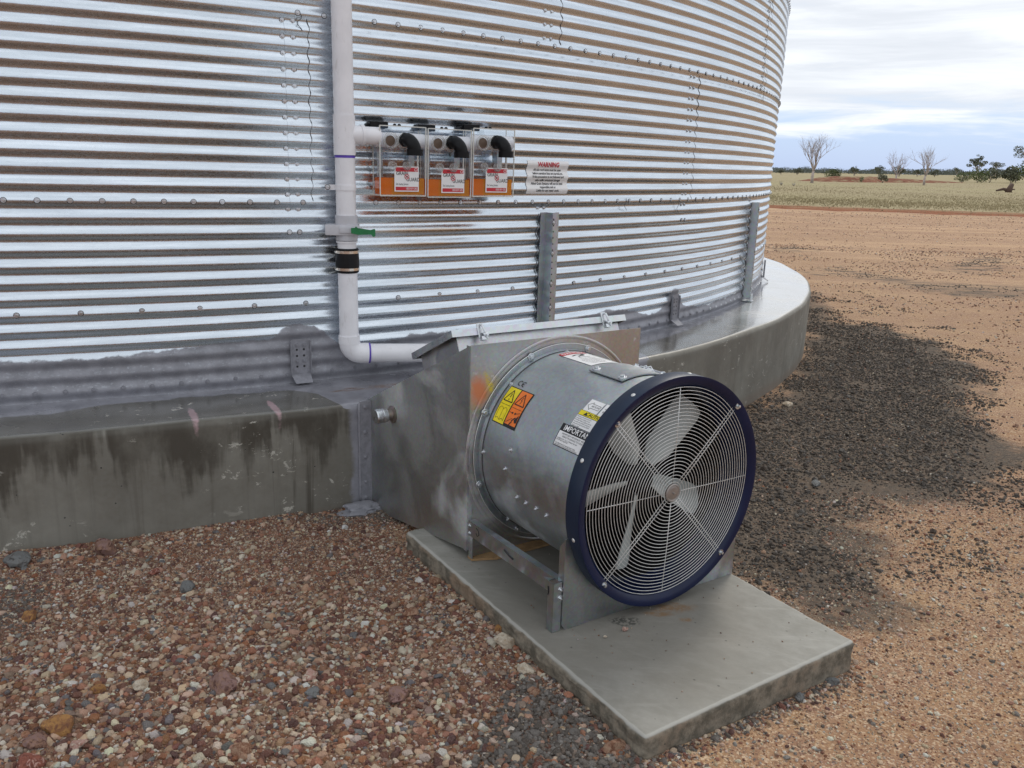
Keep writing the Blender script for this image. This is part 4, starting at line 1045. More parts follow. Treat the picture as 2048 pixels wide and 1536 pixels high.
b = MB(); b.tube([pl(ppos(1.138)), pl(ppos(1.134)), pl(ppos(1.06)), pl(ppos(1.028)), pl(ppos(1.024))], RP, 32, radii=[RP+.004, RP+.008, RP+.010, RP+.008, RP+.004]); cpn = b.build('rubber_coupling', M_RUBBER_SHADE, pipe, 40)
for z in (1.122, 1.042):
    b = MB(); b.tube([pl(ppos(z-.006)), pl(ppos(z+.006))], RP+.011, 32); b.tube([pl(ppos(z))+Vector((-.052, -.02, 0)), pl(ppos(z))+Vector((-.040, -.046, .002))], .005, 8); b.build('hose_clamp', M_CHROME, cpn, 40)
b = MB(); b.tube([pl(ppos(.70)), pl(ppos(1.03))], RP, 32); b.build('lower_pipe', M_PVC, pipe, 40)
E0 = ppos(.634); LD = Vector((.9585, .285, -.03)).normalized(); b = MB()
pts = [pl(ppos(.715))]; c_ = E0; rad = .055
for i in range(9):
    a = PI/2*i/8; pts.append(pl(E0+Vector((0, 0, rad*(1-math.sin(a))))+LD*rad*(1-math.cos(a))))
pts.append(pl(E0+LD*(rad+.035)))
b.tube(pts, RP+.004, 32); b.tube([pl(ppos(.683)), pl(ppos(.722))], RP+.0055, 32); b.build('elbow', M_PVC, pipe, 40)
b = MB(); b.tube([pl(E0+LD*.085), pl(E0+LD*.50), pl(E0+LD*.56+Vector((0, .03, 0))), pl(E0+LD*.58+Vector((-.01, .14, 0)))], RP, 32); b.build('bottom_pipe', M_PVC, pipe, 40)
b = MB(); b.tube([pl(E0+LD*.090), pl(E0+LD*.098)], RP+.0045, 32); b.build('primer_band', M_PURP, pipe, 40)
b = MB(); z = 1.415; b.tube([pl(ppos(z-.012)), pl(ppos(z+.012))], RP+.003, 32); b.box((-.095, .0, z-ZS-.012), (-.03, .006, z-ZS+.012), Matrix.Rotation(math.radians(10), 4, 'Z')); strap = b.build('strap', M_PVC, pipe, 40)
inst('bolt', bm_bolt, strap, frame((-.082, -.016, z-ZS), (0, -1, 0)))

# ------------------------------------------------------------------ three oil boxes
BD = math.radians(32.0); BW = .247
ORI = Vector((-.643, 4.135, 0)); TX = Vector((math.cos(BD), math.sin(BD), 0))
spec = [('clear oil-filled relief valve box nearest the white pipe, left of three', 1.381, 1.697, .082),
        ('middle clear box of amber oil in the row of three on the silo', 1.376, 1.694, .080),
        ('clear box of amber oil nearest the warning sign, right of three', 1.380, 1.706, .078)]
# local frame: X along the wall, Y into the wall, Z up; front face at Y=0
D_ = .082; W_ = BW-.012
def build_box():
    r = empty('oil_relief_box'); H = .316; t = .005
    b = MB()
    b.box((0, 0, 0), (W_, D_, H)); b.box((.060, t, .085), (.062, D_-t, H-t))
    b.build('clear_case', M_ACR, r)
    b = MB(); e = .0022
    for x in (0, W_): 
        b.box((x-e, -e, 0), (x+e, e, H)); b.box((x-e*.8, D_-e, 0), (x+e*.8, D_+e, H))
    for z in (0, H): b.box((0, -e, z-e), (W_, e, z+e))
    b.box((W_-.040, .01, .10), (W_-.034, .014, H-.09))
    b.build('case_edge', M_ACRE, r)
    b = MB(); b.box((t+.0005, t+.0005, t+.0005), (W_-t-.0005, D_-t-.0005, .082)); b.build('oil', M_OIL, r)
    b = MB(); b.box((.003+t, .006, .006), (.058, D_-.006, .083)); b.v = b.v; b.build('oil_chamber', simple('orange_oil_chamber', (.80, .20, .01), .3), r) if False else None
    # white run of pipe through the back of the box
    b = MB(); b.tube([(-.006, .046, H-.062), (W_+.006, .046, H-.062)], .034, 24); b.build('pipe_run', M_PVC, r, 40)
    # clear sockets in front, knobs below
    b = MB()
    for x, rr in ((.055, .037), (.125, .040)):
        m_ = frame((x, .004, H-.066), (0, -1, 0)); b.lathe([(rr, 0), (rr, .010), (rr-.006, .012), (rr-.008, .010), (rr-.008, 0)], 32, m_)
    for x in (.062, .136):
        m_ = frame((x, .0, H-.178), (0, -1, 0)); b.lathe([(.021, 0), (.021, .006), (.014, .009), (.012, .006), (.007, .006), (.006, .010), (0, .011)], 24, m_)
    b.build('clear_fitting', M_ACRE if False else M_ACR2, r, 40)
    b = MB(); m_ = frame((.053, .003, H-.066), (0, -1, 0)); b.lathe([(0, 0), (.024, .001), (.024, .003), (0, .004)], 24, m_); b.build('port', simple('brown_port', (.12, .08, .055), .4, .3), r, 40)
    # black elbow: socket, quarter bend, collar facing down-right
    b = MB(); c0 = Vector((.128, -.004, H-.060)); pts = []
    b.lathe([(.034, 0), (.034, .020), (.030, .024)], 8, frame(c0+Vector((0, .004, 0)), (0, -1, 0), (.38, 0, .92)))
    for i in range(8):
        a = PI/2*i/7; pts.append(c0+Vector((.012*(1-math.cos(a)), -.018-.050*math.sin(a), -.034*(1-math.cos(a)))))
    pts.append(pts[-1]+Vector((.003, -.001, -.018)))
    b.tube(pts, .031, 20); e0 = pts[-1]; b.tube([e0+Vector((0, 0, .010)), e0+Vector((.0, 0, -.018))], .0375, 24); b.build('black_elbow', M_BLACK, r, 40)
    # black bracket behind the top, with cap nuts
    b = MB(); b.box((-.016, D_-.010, H-.010), (.075, D_+.050, H+.020), None, .004); b.box((-.03, D_, H-.006), (.0, D_+.05, H+.010), None, .003); br_ = b.build('top_bracket', M_BLACK, r)
    b = MB()
    for x in (.095, .118): b.lathe([(.008, 0), (.009, .006), (.005, .012), (0, .013)], 12, Matrix.Translation((x, .045, H)))
    b.build('cap_nut', M_BLACK, r, 40)
    b = MB(); b.box((.02, D_, .02), (.05, D_+.045, .29)); b.box((W_-.05, D_, .02), (W_-.02, D_+.05, .29)); b.build('mount_strip', M_UPR, r)
    # printed label
    S = Sticker(lambda x, y, h: (x, -.0008-h, y)); x0, z0, x1, z1 = .072, .020, .198, .136
    S.rect(x0, z0, x1, z1, M_WHITE); S.rect(x0+.006, z1-.024, x1-.006, z1-.005, M_RED, 1); S.rect(x0+.006, z0+.005, x1-.006, z0+.022, M_RED, 1)
    mx_ = (x0+x1)/2
    S.disc(x1-.016, z1-.0145, .0075, M_WHITE, 2, .0055); S.text('SEALING SYSTEMS', .008, mx_-.010, z1-.0145, M_INK, 2, sx=.75)
    S.text('GRAIN', .024, x0+.008, z0+.083, M_INK, 1, align='LEFT', sx=.86, bold=.008); S.text('GUARD', .024, x1-.066, z0+.055, M_INK, 1, align='LEFT', sx=.86, bold=.008)
    S.disc(mx_, z0+.069, .0125, M_WHITE, 2); S.disc(mx_, z0+.069, .0125, M_RED, 3, .009); S.disc(mx_, z0+.069, .0045, M_INK, 3); S.line([(mx_-.008, z0+.077), (mx_+.008, z0+.061)], .003, M_RED, 4)
    for q in (-1, 1): S.line([(mx_-.007, z0+.069+q*.004), (mx_+.007, z0+.069-q*.004)], .0014, M_INK, 3)
    S.text('Silo Sealing System', .0135, x0+.008, z0+.034, M_INK, 1, align='LEFT', sx=.62)
    S.text('1800 819 585', .015, x1-.009, z0+.0135, M_WHITE, 2, align='RIGHT', sx=.72)
    S.build('label', r)
    return r
def mat_acr2():
    m, n = newmat('clear_fitting_plastic')
    tr = n('ShaderNodeBsdfTransparent', Color=(.85, .86, .86)); pb = pbsdf(n, Base_Color=(.75, .75, .74), Roughness=.08, Specular_IOR_Level=.9)
    lw = n('ShaderNodeLayerWeight', Blend=.45)
    a = n('ShaderNodeMixShader', i0=n.ramp(lw.outputs[1], .1, .9, .25, .95), i1=tr.outputs[0], i2=pb.outputs[0]); finish(n, a); return m
M_ACR2 = mat_acr2()
proto = build_box()
for i, (lab, zb_, zt_, dd) in enumerate(spec):
    r_ = proto
    if i:
        r_ = proto.copy(); COL.objects.link(r_)
        for ch in list(proto.children):
            c = ch.copy(); COL.objects.link(c); c.parent = r_
    p = ORI+TX*(BW*i); r_.location = (p.x, p.y, zb_); r_.rotation_euler = (0, 0, BD); tag(r_, lab, 'relief box', 'clear oil relief boxes on the silo wall')
    r_.scale = (1, 1, (zt_-zb_)/.316)

# ------------------------------------------------------------------ warning sign stuck on the corrugation
sg = empty('warning_sign', (SCX, SCY, 1.387))
tag(sg, 'white paper WARNING notice with red heading stuck on the corrugated silo wall', 'notice')
tw = (-.8640, -.8230); SWd = (tw[1]-tw[0])*SR; SHt = 1.564-1.388
def sfn(x, y, h):
    t = (tw[0]+tw[1])/2+x/SR; z = 1.388+SHt/2+y
    r = SR+.0045+h*1.2+float(corr(z))*.95+.0010
    return (r*math.cos(t), r*math.sin(t), z-1.387)
S = Sticker(sfn, .008, .0014); S.rect(-SWd/2, -SHt/2, SWd/2, SHt/2, M_WHITE)
S.text('WARNING', .036, .0, SHt/2-.022, M_RED, 1, bold=.03, cuts=3, sx=.92)
for i, (tx, sh) in enumerate((('All silo roof vents must be open', 0), ('before aeration fans are turned on.', 0), ('If this procedure is not followed and', 0), ('silos suffer structural damage', .25), ('Allied Grain Systems will not be held', 0), ('responsible and or', 0), ('Liable for any repair costs.', 0))):
    S.text(tx, .0185, 0, SHt/2-.049-i*.0182, M_INK, 1, sx=.86, shear=sh, bold=.016, cuts=1)
S.build('printed_sheet', sg)

# ------------------------------------------------------------------ stones
def ico(sub): 
    bm = bmesh.new(); bmesh.ops.create_icosphere(bm, subdivisions=sub, radius=1.0); return bm
from mathutils import noise as mnoise
def rock_mesh(name, seed, sub=2, rough=.35, flat=(1, .8, .6), mat=None, smooth=False, cut=3):
    bm = ico(sub); off = Vector((seed*7.3, seed*3.1, seed*1.7)); R_ = random.Random(seed)
    planes = [(Vector((R_.gauss(0, 1), R_.gauss(0, 1), R_.gauss(0, 1))).normalized(), R_.uniform(.55, .8)) for _ in range(cut)]
    for v in bm.verts:
        p = v.co.copy(); d = 1+rough*mnoise.noise(p*1.1+off)+rough*.4*mnoise.noise(p*2.7+off)+rough*.2*mnoise.noise(p*6+off)
        p *= d
        for nn, dd in planes:
            e = p.dot(nn)-dd
            if e > 0: p -= nn*e*.85
        v.co = Vector((p.x*flat[0], p.y*flat[1], p.z*flat[2]))
    me = bpy.data.meshes.new(name); bm.to_mesh(me); bm.free()
    if smooth: me.shade_smooth(); me.set_sharp_from_angle(angle=math.radians(35))
    if mat: me.materials.append(mat)
    return me
M_ST = mat_inst('gravel_stone')
variants = []
for i in range(7):
    me = rock_mesh('pebble', 11+i, 2, .45, (1, random.uniform(.7, .95), random.uniform(.5, .8)), M_ST, True, 4)
    variants.append(bpy.data.objects.new('pebble_shape', me))
def scatter(name, P, Z, size, colr, kinds=variants, tilt=3.2):
    n = len(P); me = bpy.data.meshes.new(name); me.vertices.add(n)
    me.vertices.foreach_set('co', np.c_[P, Z].astype(np.float32).ravel()); me.update()
    def at(nm, typ, key, d): a = me.attributes.new(nm, typ, 'POINT'); a.data.foreach_set(key, np.asarray(d).ravel())
    s3 = size[:, None]*rng.uniform(.8, 1.25, (n, 3))
    at('sc', 'FLOAT_VECTOR', 'vector', s3.astype(np.float32)); at('ro', 'FLOAT_VECTOR', 'vector', np.c_[rng.normal(0, .35, n), rng.normal(0, .35, n), rng.uniform(0, 6.28, n)].astype(np.float32))
    at('col', 'FLOAT_COLOR', 'color', np.c_[colr, np.ones(n)].astype(np.float32)); at('ix', 'INT', 'value', rng.integers(0, len(kinds), n).astype(np.int32))
    o = bpy.data.objects.new(name, me); COL.objects.link(o)
    ng = bpy.data.node_groups.new(name, 'GeometryNodeTree'); ng.interface.new_socket('Geometry', in_out='INPUT', socket_type='NodeSocketGeometry'); ng.interface.new_socket('Geometry', in_out='OUTPUT', socket_type='NodeSocketGeometry')
    N_ = ng.nodes; gi = N_.new('NodeGroupInput'); go = N_.new('NodeGroupOutput'); iop = N_.new('GeometryNodeInstanceOnPoints'); jn = N_.new('GeometryNodeJoinGeometry')
    for k in kinds:
        oi = N_.new('GeometryNodeObjectInfo'); oi.inputs['Object'].default_value = k; g2 = N_.new('GeometryNodeGeometryToInstance')
        ng.links.new(oi.outputs['Geometry'], g2.inputs[0]); ng.links.new(g2.outputs[0], jn.inputs[0])
    def na(nm, typ): q = N_.new('GeometryNodeInputNamedAttribute'); q.data_type = typ; q.inputs[0].default_value = nm; return q.outputs[0]
    ng.links.new(gi.outputs[0], iop.inputs['Points']); ng.links.new(jn.outputs[0], iop.inputs['Instance']); iop.inputs['Pick Instance'].default_value = True
    ng.links.new(na('ix', 'INT'), iop.inputs['Instance Index']); ng.links.new(na('sc', 'FLOAT_VECTOR'), iop.inputs['Scale'])
    e2r = N_.new('FunctionNodeEulerToRotation'); ng.links.new(na('ro', 'FLOAT_VECTOR'), e2r.inputs[0]); ng.links.new(e2r.outputs[0], iop.inputs['Rotation'])
    ng.links.new(iop.outputs[0], go.inputs[0])
    md = o.modifiers.new('scatter', 'NODES'); md.node_group = ng
    return o
PAL = np.array([(.80, .67, .52), (.68, .50, .35), (.54, .32, .21), (.20, .075, .05), (.13, .05, .045), (.33, .13, .055), (.17, .17, .175), (.80, .74, .66), (.36, .25, .19), (.45, .20, .12)])
W_RED = np.array([.13, .15, .17, .14, .09, .10, .06, .055, .09, .09]); W_SAND = np.array([.16, .24, .18, .07, .03, .07, .05, .07, .10, .07]); W_DARK = np.array([.02, .03, .02, .02, .02, .01, .0, .015, .04, .0])
def pick(n, wts, extra_dark=0.0):
    wts = wts/wts.sum(); c = PAL[rng.choice(len(PAL), n, p=wts)]*rng.uniform(.72, 1.2, (n, 1))*rng.uniform(.93, 1.07, (n, 3)); return np.clip(c, .01, .85)
DK = np.array([(.068, .062, .056), (.095, .088, .080), (.050, .044, .038), (.13, .122, .112), (.085, .066, .052)])
padq = [(PC[0][0], PC[0][1]), PC[1], PC[2], PC[3]]
def clear(P, m_=.0): return (np.hypot(P[:, 0]-SCX, P[:, 1]-SCY) > SR2+m_) & (poly_sd(P, padq) < -m_)
def region(n, x0, x1, y0, y1): return np.c_[rng.uniform(x0, x1, n), rng.uniform(y0, y1, n)]
def zat(P): 
    r_ = np.hypot(P[:, 0]-SCX, P[:, 1]-SCY)-SR2
    return gz(P[:, 0], P[:, 1])+.006*np.sin(P[:, 0]*5+np.sin(P[:, 1]*4))*np.cos(P[:, 1]*6)+.02*np.sin(P[:, 1]*1.1+P[:, 0]*.2)*np.clip((P[:, 1]-9)/5, 0, 1)+.022*np.exp(-np.clip(r_, 0, 9)/.10)*(P[:, 0] < -.9)
def coarseness(P):
    """0 fine .. 1 coarse: the stones get bigger towards the lower left"""
    f = np.clip((2.95-P[:, 1])/1.1, 0, 1)*np.clip((.5-P[:, 0])/.8, 0, 1)+.35*np.exp(-np.clip(np.hypot(P[:, 0]-SCX, P[:, 1]-SCY)-SR2, 0, 9)/.08)*(P[:, 0] < -.7)
    f = f+.5*np.exp(-np.clip(-poly_sd(P, padq), 0, 9)/.07)
    return np.clip(f+.22*np.sin(P[:, 0]*3.1+1)*np.sin(P[:, 1]*4.3), 0, 1)
# dense red and cream pebbles left of the pad
P = region(230000, -2.7, .95, 1.35, 4.0); P = P[clear(P, .002)]; P = P[np.abs(P[:, 0]) < .66*P[:, 1]+.12]; rd = redness(P)
P = P[rng.uniform(0, 1, len(P)) < np.clip(rd*1.8, 0, 1)]; cs = coarseness(P)
mat_noise = rng.lognormal(0, .55, len(P)); size = (.0029+.0034*cs)*mat_noise; size = np.minimum(size, .017); kp = rng.uniform(0, 1, len(P)) < 1-.62*cs; P, cs, size = P[kp], cs[kp], size[kp]
col = pick(len(P), W_RED); dk = darkness(P)*.62 > rng.uniform(.25, .85, len(P)); col[dk] = DK[rng.integers(0, len(DK), dk.sum())]*2.0
P2 = region(150000, -2.7, .95, 1.35, 4.0); P2 = P2[clear(P2, .001)]; P2 = P2[(np.abs(P2[:, 0]) < .66*P2[:, 1]+.12) & (rng.uniform(0, 1, len(P2)) < redness(P2)*1.6)]
P = np.concatenate([P, P2]); size = np.concatenate([size, .0016*rng.lognormal(0, .35, len(P2))]); col = np.concatenate([col, pick(len(P2), W_RED)]); lift_ = np.where(np.arange(len(P)) < len(P)-len(P2), size*.12, .0022)
gst = scatter('red_gravel', P, zat(P)+lift_, size, col); tag(gst, 'red, cream and brown crushed gravel covering the ground left of the pad', 'gravel', kind='stuff')
# sandy ground right of the pad: fine grains plus sparse pebbles
P = region(120000, .2, 3.6, 1.1, 4.2); P = P[clear(P, .002)]; rd = redness(P); dkk = darkness(P)
P = P[(rng.uniform(0, 1, len(P)) > rd*1.3) & (darkness(P) < .75)]
size = .0019*rng.lognormal(0, .5, len(P)); big = rng.uniform(0, 1, len(P)) < .03; size[big] = rng.uniform(.004, .010, big.sum()); size = np.minimum(size, .011)
col = pick(len(P), W_SAND); dk = rng.uniform(0, 1, len(P)) < .04+.28*big; col[dk] = DK[rng.integers(0, len(DK), dk.sum())]*2.2
eP = []
for a, b_ in zip(PC, PC[1:]+PC[:1]):
    m_ = 900; t_ = rng.uniform(0, 1, m_)[:, None]; a = np.array(a); b_ = np.array(b_); dn = (b_-a)/np.linalg.norm(b_-a); nn = np.array([dn[1], -dn[0]]); off_ = .004+np.abs(rng.normal(0, .028, m_))[:, None]
    if poly_sd([(a+b_)/2+nn*.01], padq)[0] > 0: nn = -nn
    eP.append(a*(1-t_)+b_*t_+nn*off_)
eP = np.concatenate(eP); eP = eP[clear(eP, .001)]; es = .0042*rng.lognormal(0, .4, len(eP)); ec = pick(len(eP), W_RED); dk = rng.uniform(0, 1, len(eP)) < .35; ec[dk] = DK[rng.integers(0, len(DK), dk.sum())]*1.8
P = np.concatenate([P, eP]); size = np.concatenate([size, es]); col = np.concatenate([col, ec])
g2_ = scatter('sandy_grit', P, zat(P)+size*.2, size, col); tag(g2_, 'fine sandy grit and small pebbles right of the pad', 'grit', kind='stuff')
# dark bluish stone between the slab and the yard
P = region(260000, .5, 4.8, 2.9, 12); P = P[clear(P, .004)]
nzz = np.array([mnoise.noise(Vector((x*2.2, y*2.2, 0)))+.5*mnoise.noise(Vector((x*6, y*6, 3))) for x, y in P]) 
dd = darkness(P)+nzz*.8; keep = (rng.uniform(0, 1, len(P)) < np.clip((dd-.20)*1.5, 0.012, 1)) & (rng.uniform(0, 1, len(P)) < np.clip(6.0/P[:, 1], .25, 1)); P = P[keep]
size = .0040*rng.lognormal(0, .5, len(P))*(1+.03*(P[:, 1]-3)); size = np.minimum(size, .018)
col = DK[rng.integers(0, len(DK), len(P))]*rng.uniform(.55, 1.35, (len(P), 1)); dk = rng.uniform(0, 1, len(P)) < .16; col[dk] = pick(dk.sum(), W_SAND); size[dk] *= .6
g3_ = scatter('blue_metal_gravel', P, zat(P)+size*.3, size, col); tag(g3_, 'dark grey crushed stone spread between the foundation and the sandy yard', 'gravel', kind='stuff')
# loose dark pile by the bottom edge of the pad, and scattered clods over the yard
P = region(9000, -.30, .42, 1.7, 2.5); P = P[clear(P, .003)]; P = P[darkness(P)+rng.normal(0, .12, len(P)) > .45]
size = .0062*rng.lognormal(0, .25, len(P)); col = DK[rng.integers(0, len(DK), len(P))]*rng.uniform(1.4, 2.6, (len(P), 1))
g4_ = scatter('grey_pebbles', P, zat(P)+size*.6, size, col); tag(g4_, 'small pile of rounded grey pebbles beside the near corner of the pad', 'gravel', kind='stuff')
P = np.concatenate([region(26000, 1.5, 14, 3.5, 20), region(9000, 3, 26, 18, 37)]); P = P[clear(P, .01)]
nzz = np.array([mnoise.noise(Vector((x*.7, y*1.3, 9))) for x, y in P]); P = P[nzz+rng.normal(0, .2, len(P)) > -.02]
size = rng.uniform(.005, .011, len(P))*(1+.035*np.clip(P[:, 1]-4, 0, 40)); col = pick(len(P), np.array([.06, .12, .18, .22, .12, .12, .06, .05, .2, .06]))
near = (darkness(P) > .5) | (rng.uniform(0, 1, len(P)) < .10); col[near] = DK[rng.integers(0, len(DK), near.sum())]
g5_ = scatter('yard_pebbles', P, zat(P)+size*.2, size, col); tag(g5_, 'loose pebbles and clods strewn over the orange dirt yard', 'pebbles', kind='stuff')

# single rocks one can point at
CR, CR2, BR, BR2, GY, OR, MV, RD, PK = (.72, .63, .50), (.50, .37, .25), (.24, .11, .065), (.45, .27, .18), (.22, .23, .23), (.50, .26, .09), (.34, .21, .19), (.36, .13, .09), (.62, .38, .32)
MR = {k: mat_rock('rock_'+k, *v) for k, v in dict(cream=(CR, (.55, .45, .34), CR2), brown=(BR, BR2, (.45, .3, .2)), grey=(GY, (.22, .22, .215), (.11, .11, .105)), orange=(OR, (.32, .15, .07), BR), mauve=(MV, (.33, .19, .13), (.13, .06, .05)), red=(RD, (.22, .07, .05), PK), pink=(PK, (.42, .22, .17), CR)).items()}
ROCKS = [((.003, 2.544), 38, 1.64, 'cream', 'broad cream rock against the long left edge of the pad'), ((.071, 2.389), 40, 1.56, 'cream', 'pale rounded cream rock below the other pale one, beside the pad edge'),
 ((.303, 2.030), 48, 1.36, 'brown', 'lumpy reddish brown rock beside the nearest corner of the pad'), ((-.309, 2.24), 58, 1.47, 'mauve', 'large mauve brown rock in the gravel left of the pad'),
 ((-.331, 2.719), 30, 1.74, 'brown', 'rusty brown stone in the gravel below the duct'), ((-.267, 2.964), 26, 1.88, 'brown', 'dark red stone close to the far left edge of the pad'),
 ((-1.16, 2.849), 34, 1.82, 'grey', 'blue-grey stone lying alone in the gravel below the stained foundation'), ((-1.847, 3.003), 52, 1.89, 'grey', 'big dark grey rock against the foundation at the far left'),
 ((-1.575, 3.12), 48, 1.95, 'mauve', 'flat dark brown rock against the foundation, right of the grey one'), ((-1.596, 2.61), 34, 1.68, 'orange', 'ochre stone near the left edge of the gravel'),
 ((-1.2, 2.036), 56, 1.36, 'orange', 'big orange rock low in the left gravel'), ((-1.063, 2.244), 32, 1.48, 'cream', 'cream stone with an ochre side, right of the hollow white one'),
 ((-1.185, 2.22), 30, 1.46, 'orange', 'white-rimmed brown stone above the big orange rock'), ((-1.233, 1.982), 48, 1.33, 'mauve', 'brown rock with a pale rim, below left of the big orange rock'),
 ((-1.121, 1.971), 38, 1.32, 'pink', 'pink and white rock, below right of the big orange rock'), ((-1.197, 1.895), 54, 1.29, 'red', 'red rock at the bottom left corner of the gravel'),
 ((-.692, 1.977), 44, 1.33, 'brown', 'tall ochre and brown rock at the bottom of the gravel'), ((-.833, 2.263), 58, 1.49, 'mauve', 'flat purple brown rock half sunk in the middle of the gravel'),
 ((-.588, 2.328), 32, 1.52, 'pink', 'pinkish flat stone above a grey one in the gravel'), ((-.561, 2.245), 32, 1.48, 'grey', 'grey stone just below the pinkish flat one'),
 ((1.953, 5.908), 18, 3.54, 'cream', 'small pale stone on the dark gravel behind the fan rim'), ((1.615, 4.289), 20, 2.63, 'grey', 'grey stone on the dark gravel right of the fan'),
 ((1.046, 2.434), 26, 1.59, 'grey', 'oval grey stone beside the right corner of the pad'), ((.911, 2.336), 24, 1.53, 'grey', 'grey stone in the sand below the right edge of the pad'),
 ((-1.002, 3.095), 16, 1.95, 'red', 'small orange-red stone in the gravel close to the foundation'), ((-1.321, 2.968), 22, 1.88, 'red', 'maroon angular stone in the gravel under the foundation'),
 ((.097, 2.273), 26, 1.49, 'brown', 'rust brown stone between the pale rocks and the grey pebbles'), ((-.02, 2.621), 22, 1.69, 'orange', 'orange stone wedged beside the broad cream rock'),
 ((-1.621, 3.3), 22, 2.09, 'grey', 'grey lump tucked between foundation and gravel above the flat brown rock')]
for i, (pp, px_, mm, mk, lab) in enumerate(ROCKS):
    rad = px_*mm/1000/2*1.12; fl_ = (1, random.uniform(.7, .9), random.uniform(.5, .72))
    o = bpy.data.objects.new('rock', rock_mesh('rock', 50+i, 4, .42, fl_, MR[mk], True, 6)); COL.objects.link(o)
    o.scale = (rad, rad, rad); o.rotation_euler = (random.uniform(-.2, .2), random.uniform(-.2, .2), random.uniform(0, 6.28))
    o.location = (pp[0], pp[1], float(zat(np.array([pp]))[0])+rad*.28); tag(o, lab, 'rock', 'single rocks lying in the gravel')
o = bpy.data.objects.new('pebble', rock_mesh('pebble', 90, 3, .4, (1, .9, .8), MR['pink'], True, 5)); COL.objects.link(o); o.scale = (.0095,)*3; o.location = (.393, 2.538, PADZ+.007); tag(o, 'small pink pebble on the pad in front of the leg plate', 'pebble')
o = bpy.data.objects.new('pebble', rock_mesh('pebble', 91, 3, .4, (1, .9, .5), MR['cream'], True, 5)); COL.objects.link(o); o.scale = (.006,)*3; o.location = (.324, 2.494, PADZ+.004); tag(o, 'tiny white pebble on the pad left of the pink one', 'pebble')
# loose grains on the pad and on the ledge
P = region(160, -.2, 1.0, 2.1, 3.2); P = P[poly_sd(P, padq) > .05]; sz = rng.uniform(.0012, .003, len(P))
g6_ = scatter('pad_grit', P, np.full(len(P), PADZ+.001), sz, pick(len(P), W_RED)*.7); tag(g6_, 'few loose grains of grit on top of the concrete pad', 'grit', kind='stuff')

# spilt grey sealant lump where the duct meets the ground
me = rock_mesh('sealant_lump', 33, 4, .7, (1.5, .8, .35), M_PAINTG, True, 0)
o = bpy.data.objects.new('sealant_lump', me); COL.objects.link(o); o.scale = (.07,)*3; o.location = (-.66, 3.62, .02); o.rotation_euler = (0, 0, .6)
tag(o, 'lumpy grey spill of sealant on the gravel under the duct corner', 'spill')

# ------------------------------------------------------------------ background
def leaf_cloud(centers, radii, n, size, seed, flat=.75):
    g = np.random.default_rng(seed); V = []; 
    w_ = np.array([r[0]*r[1]*r[2] for r in radii])**.8; w_ /= w_.sum(); idx = g.choice(len(centers), n, p=w_)
    C = np.array(centers)[idx]; R = np.array(radii)[idx]
    d = g.normal(size=(n, 3)); d /= np.linalg.norm(d, axis=1)[:, None]; rad = g.uniform(.35, 1, n)**.5
    P = C+d*R*rad[:, None]
    a = g.normal(size=(n, 3)); a /= np.linalg.norm(a, axis=1)[:, None]; bq = np.cross(a, g.normal(size=(n, 3))); bq /= np.linalg.norm(bq, axis=1)[:, None]
    s = size*.7*g.uniform(.5, 1.4, n)[:, None]
    V = np.stack([P-a*s-bq*s*.5, P+a*s-bq*s*.45, P+a*s*.8+bq*s*.6, P-a*s*.9+bq*s*.5], 1).reshape(-1, 3)
    return V, np.arange(n*4).reshape(-1, 4)
M_GUM = mat_leaf('gum_leaves', (.065, .074, .050), (.18, .19, .13)); M_GUM2 = mat_leaf('far_gum_leaves', (.075, .090, .080), (.12, .135, .115))
M_GRN = mat_leaf('shrub_leaves', (.045, .065, .022), (.14, .165, .06)); M_BARK = simple('pale_bark', (.42, .37, .31), .8, 0, .2, 3); M_BARKD = simple('dead_grey_bark', (.40, .34, .31), .85, 0, .25, 3)
def branches(mb, p, d, L, r, depth, R, spread=.5, up=.25, tips=None, seg=5):
    pts = [p]; q = p.copy(); dd = d.copy(); n = 4
    for i in range(n):
        dd = (dd+Vector((R.gauss(0, .10), R.gauss(0, .10), R.gauss(0, .06)+up*.12))).normalized(); q = q+dd*L/n; pts.append(q.copy())
    mb.tube(pts, r, seg, True, None, [r*(1-.45*i/n) for i in range(n+1)])
    if depth == 0:
        if tips is not None: tips.append(q)
        return
    for k in range(R.choice((2, 3, 3)) if depth > 1 else 2):
        t_ = R.uniform(.45, 1.0); b0 = pts[min(n, int(t_*n))]
        nd = (dd+Vector((R.gauss(0, spread), R.gauss(0, spread), R.gauss(0, spread*.5)+up*.3))).normalized()
        branches(mb, b0, nd, L*R.uniform(.62, .85), r*.55, depth-1, R, spread, up, tips, max(3, seg-1))
def dead_tree(loc, H, seed, stems, label):
    root = empty('dead_tree', loc); tag(root, label, 'tree', 'bare dead trees beside the red dirt mound')
    R = random.Random(seed); tr_ = MB(); th = H*.2
    tr_.tube([(0, 0, -.2), (R.gauss(0, .05), 0, th*.5), (0, 0, th)], .2, 8, True, None, [H*.030, H*.024, H*.022]); tr_.build('trunk', M_BARKD, root, True)
    br_ = MB()
    for k in range(stems):
        a = 2*PI*k/stems+R.uniform(-.3, .3); l_ = R.uniform(.25, .62); branches(br_, Vector((0, 0, th*R.uniform(.7, 1))), Vector((math.cos(a)*l_, math.sin(a)*l_, 1)).normalized(), H*.31, H*.0095, 4, R, .34, .35)
    br_.build('branches', M_BARKD, root, True)
dead_tree((42.05, 127.43, -.05), 8.2, 5, 7, 'tallest bare dead tree, left of the red dirt mound')
dead_tree((70.23, 165.93, .1), 6.6, 8, 5, 'faint thin bare dead tree behind the red mound, middle of three')
dead_tree((62.17, 136.45, .05), 7.0, 12, 6, 'bare dead tree with forked pale trunk, right of the red mound')
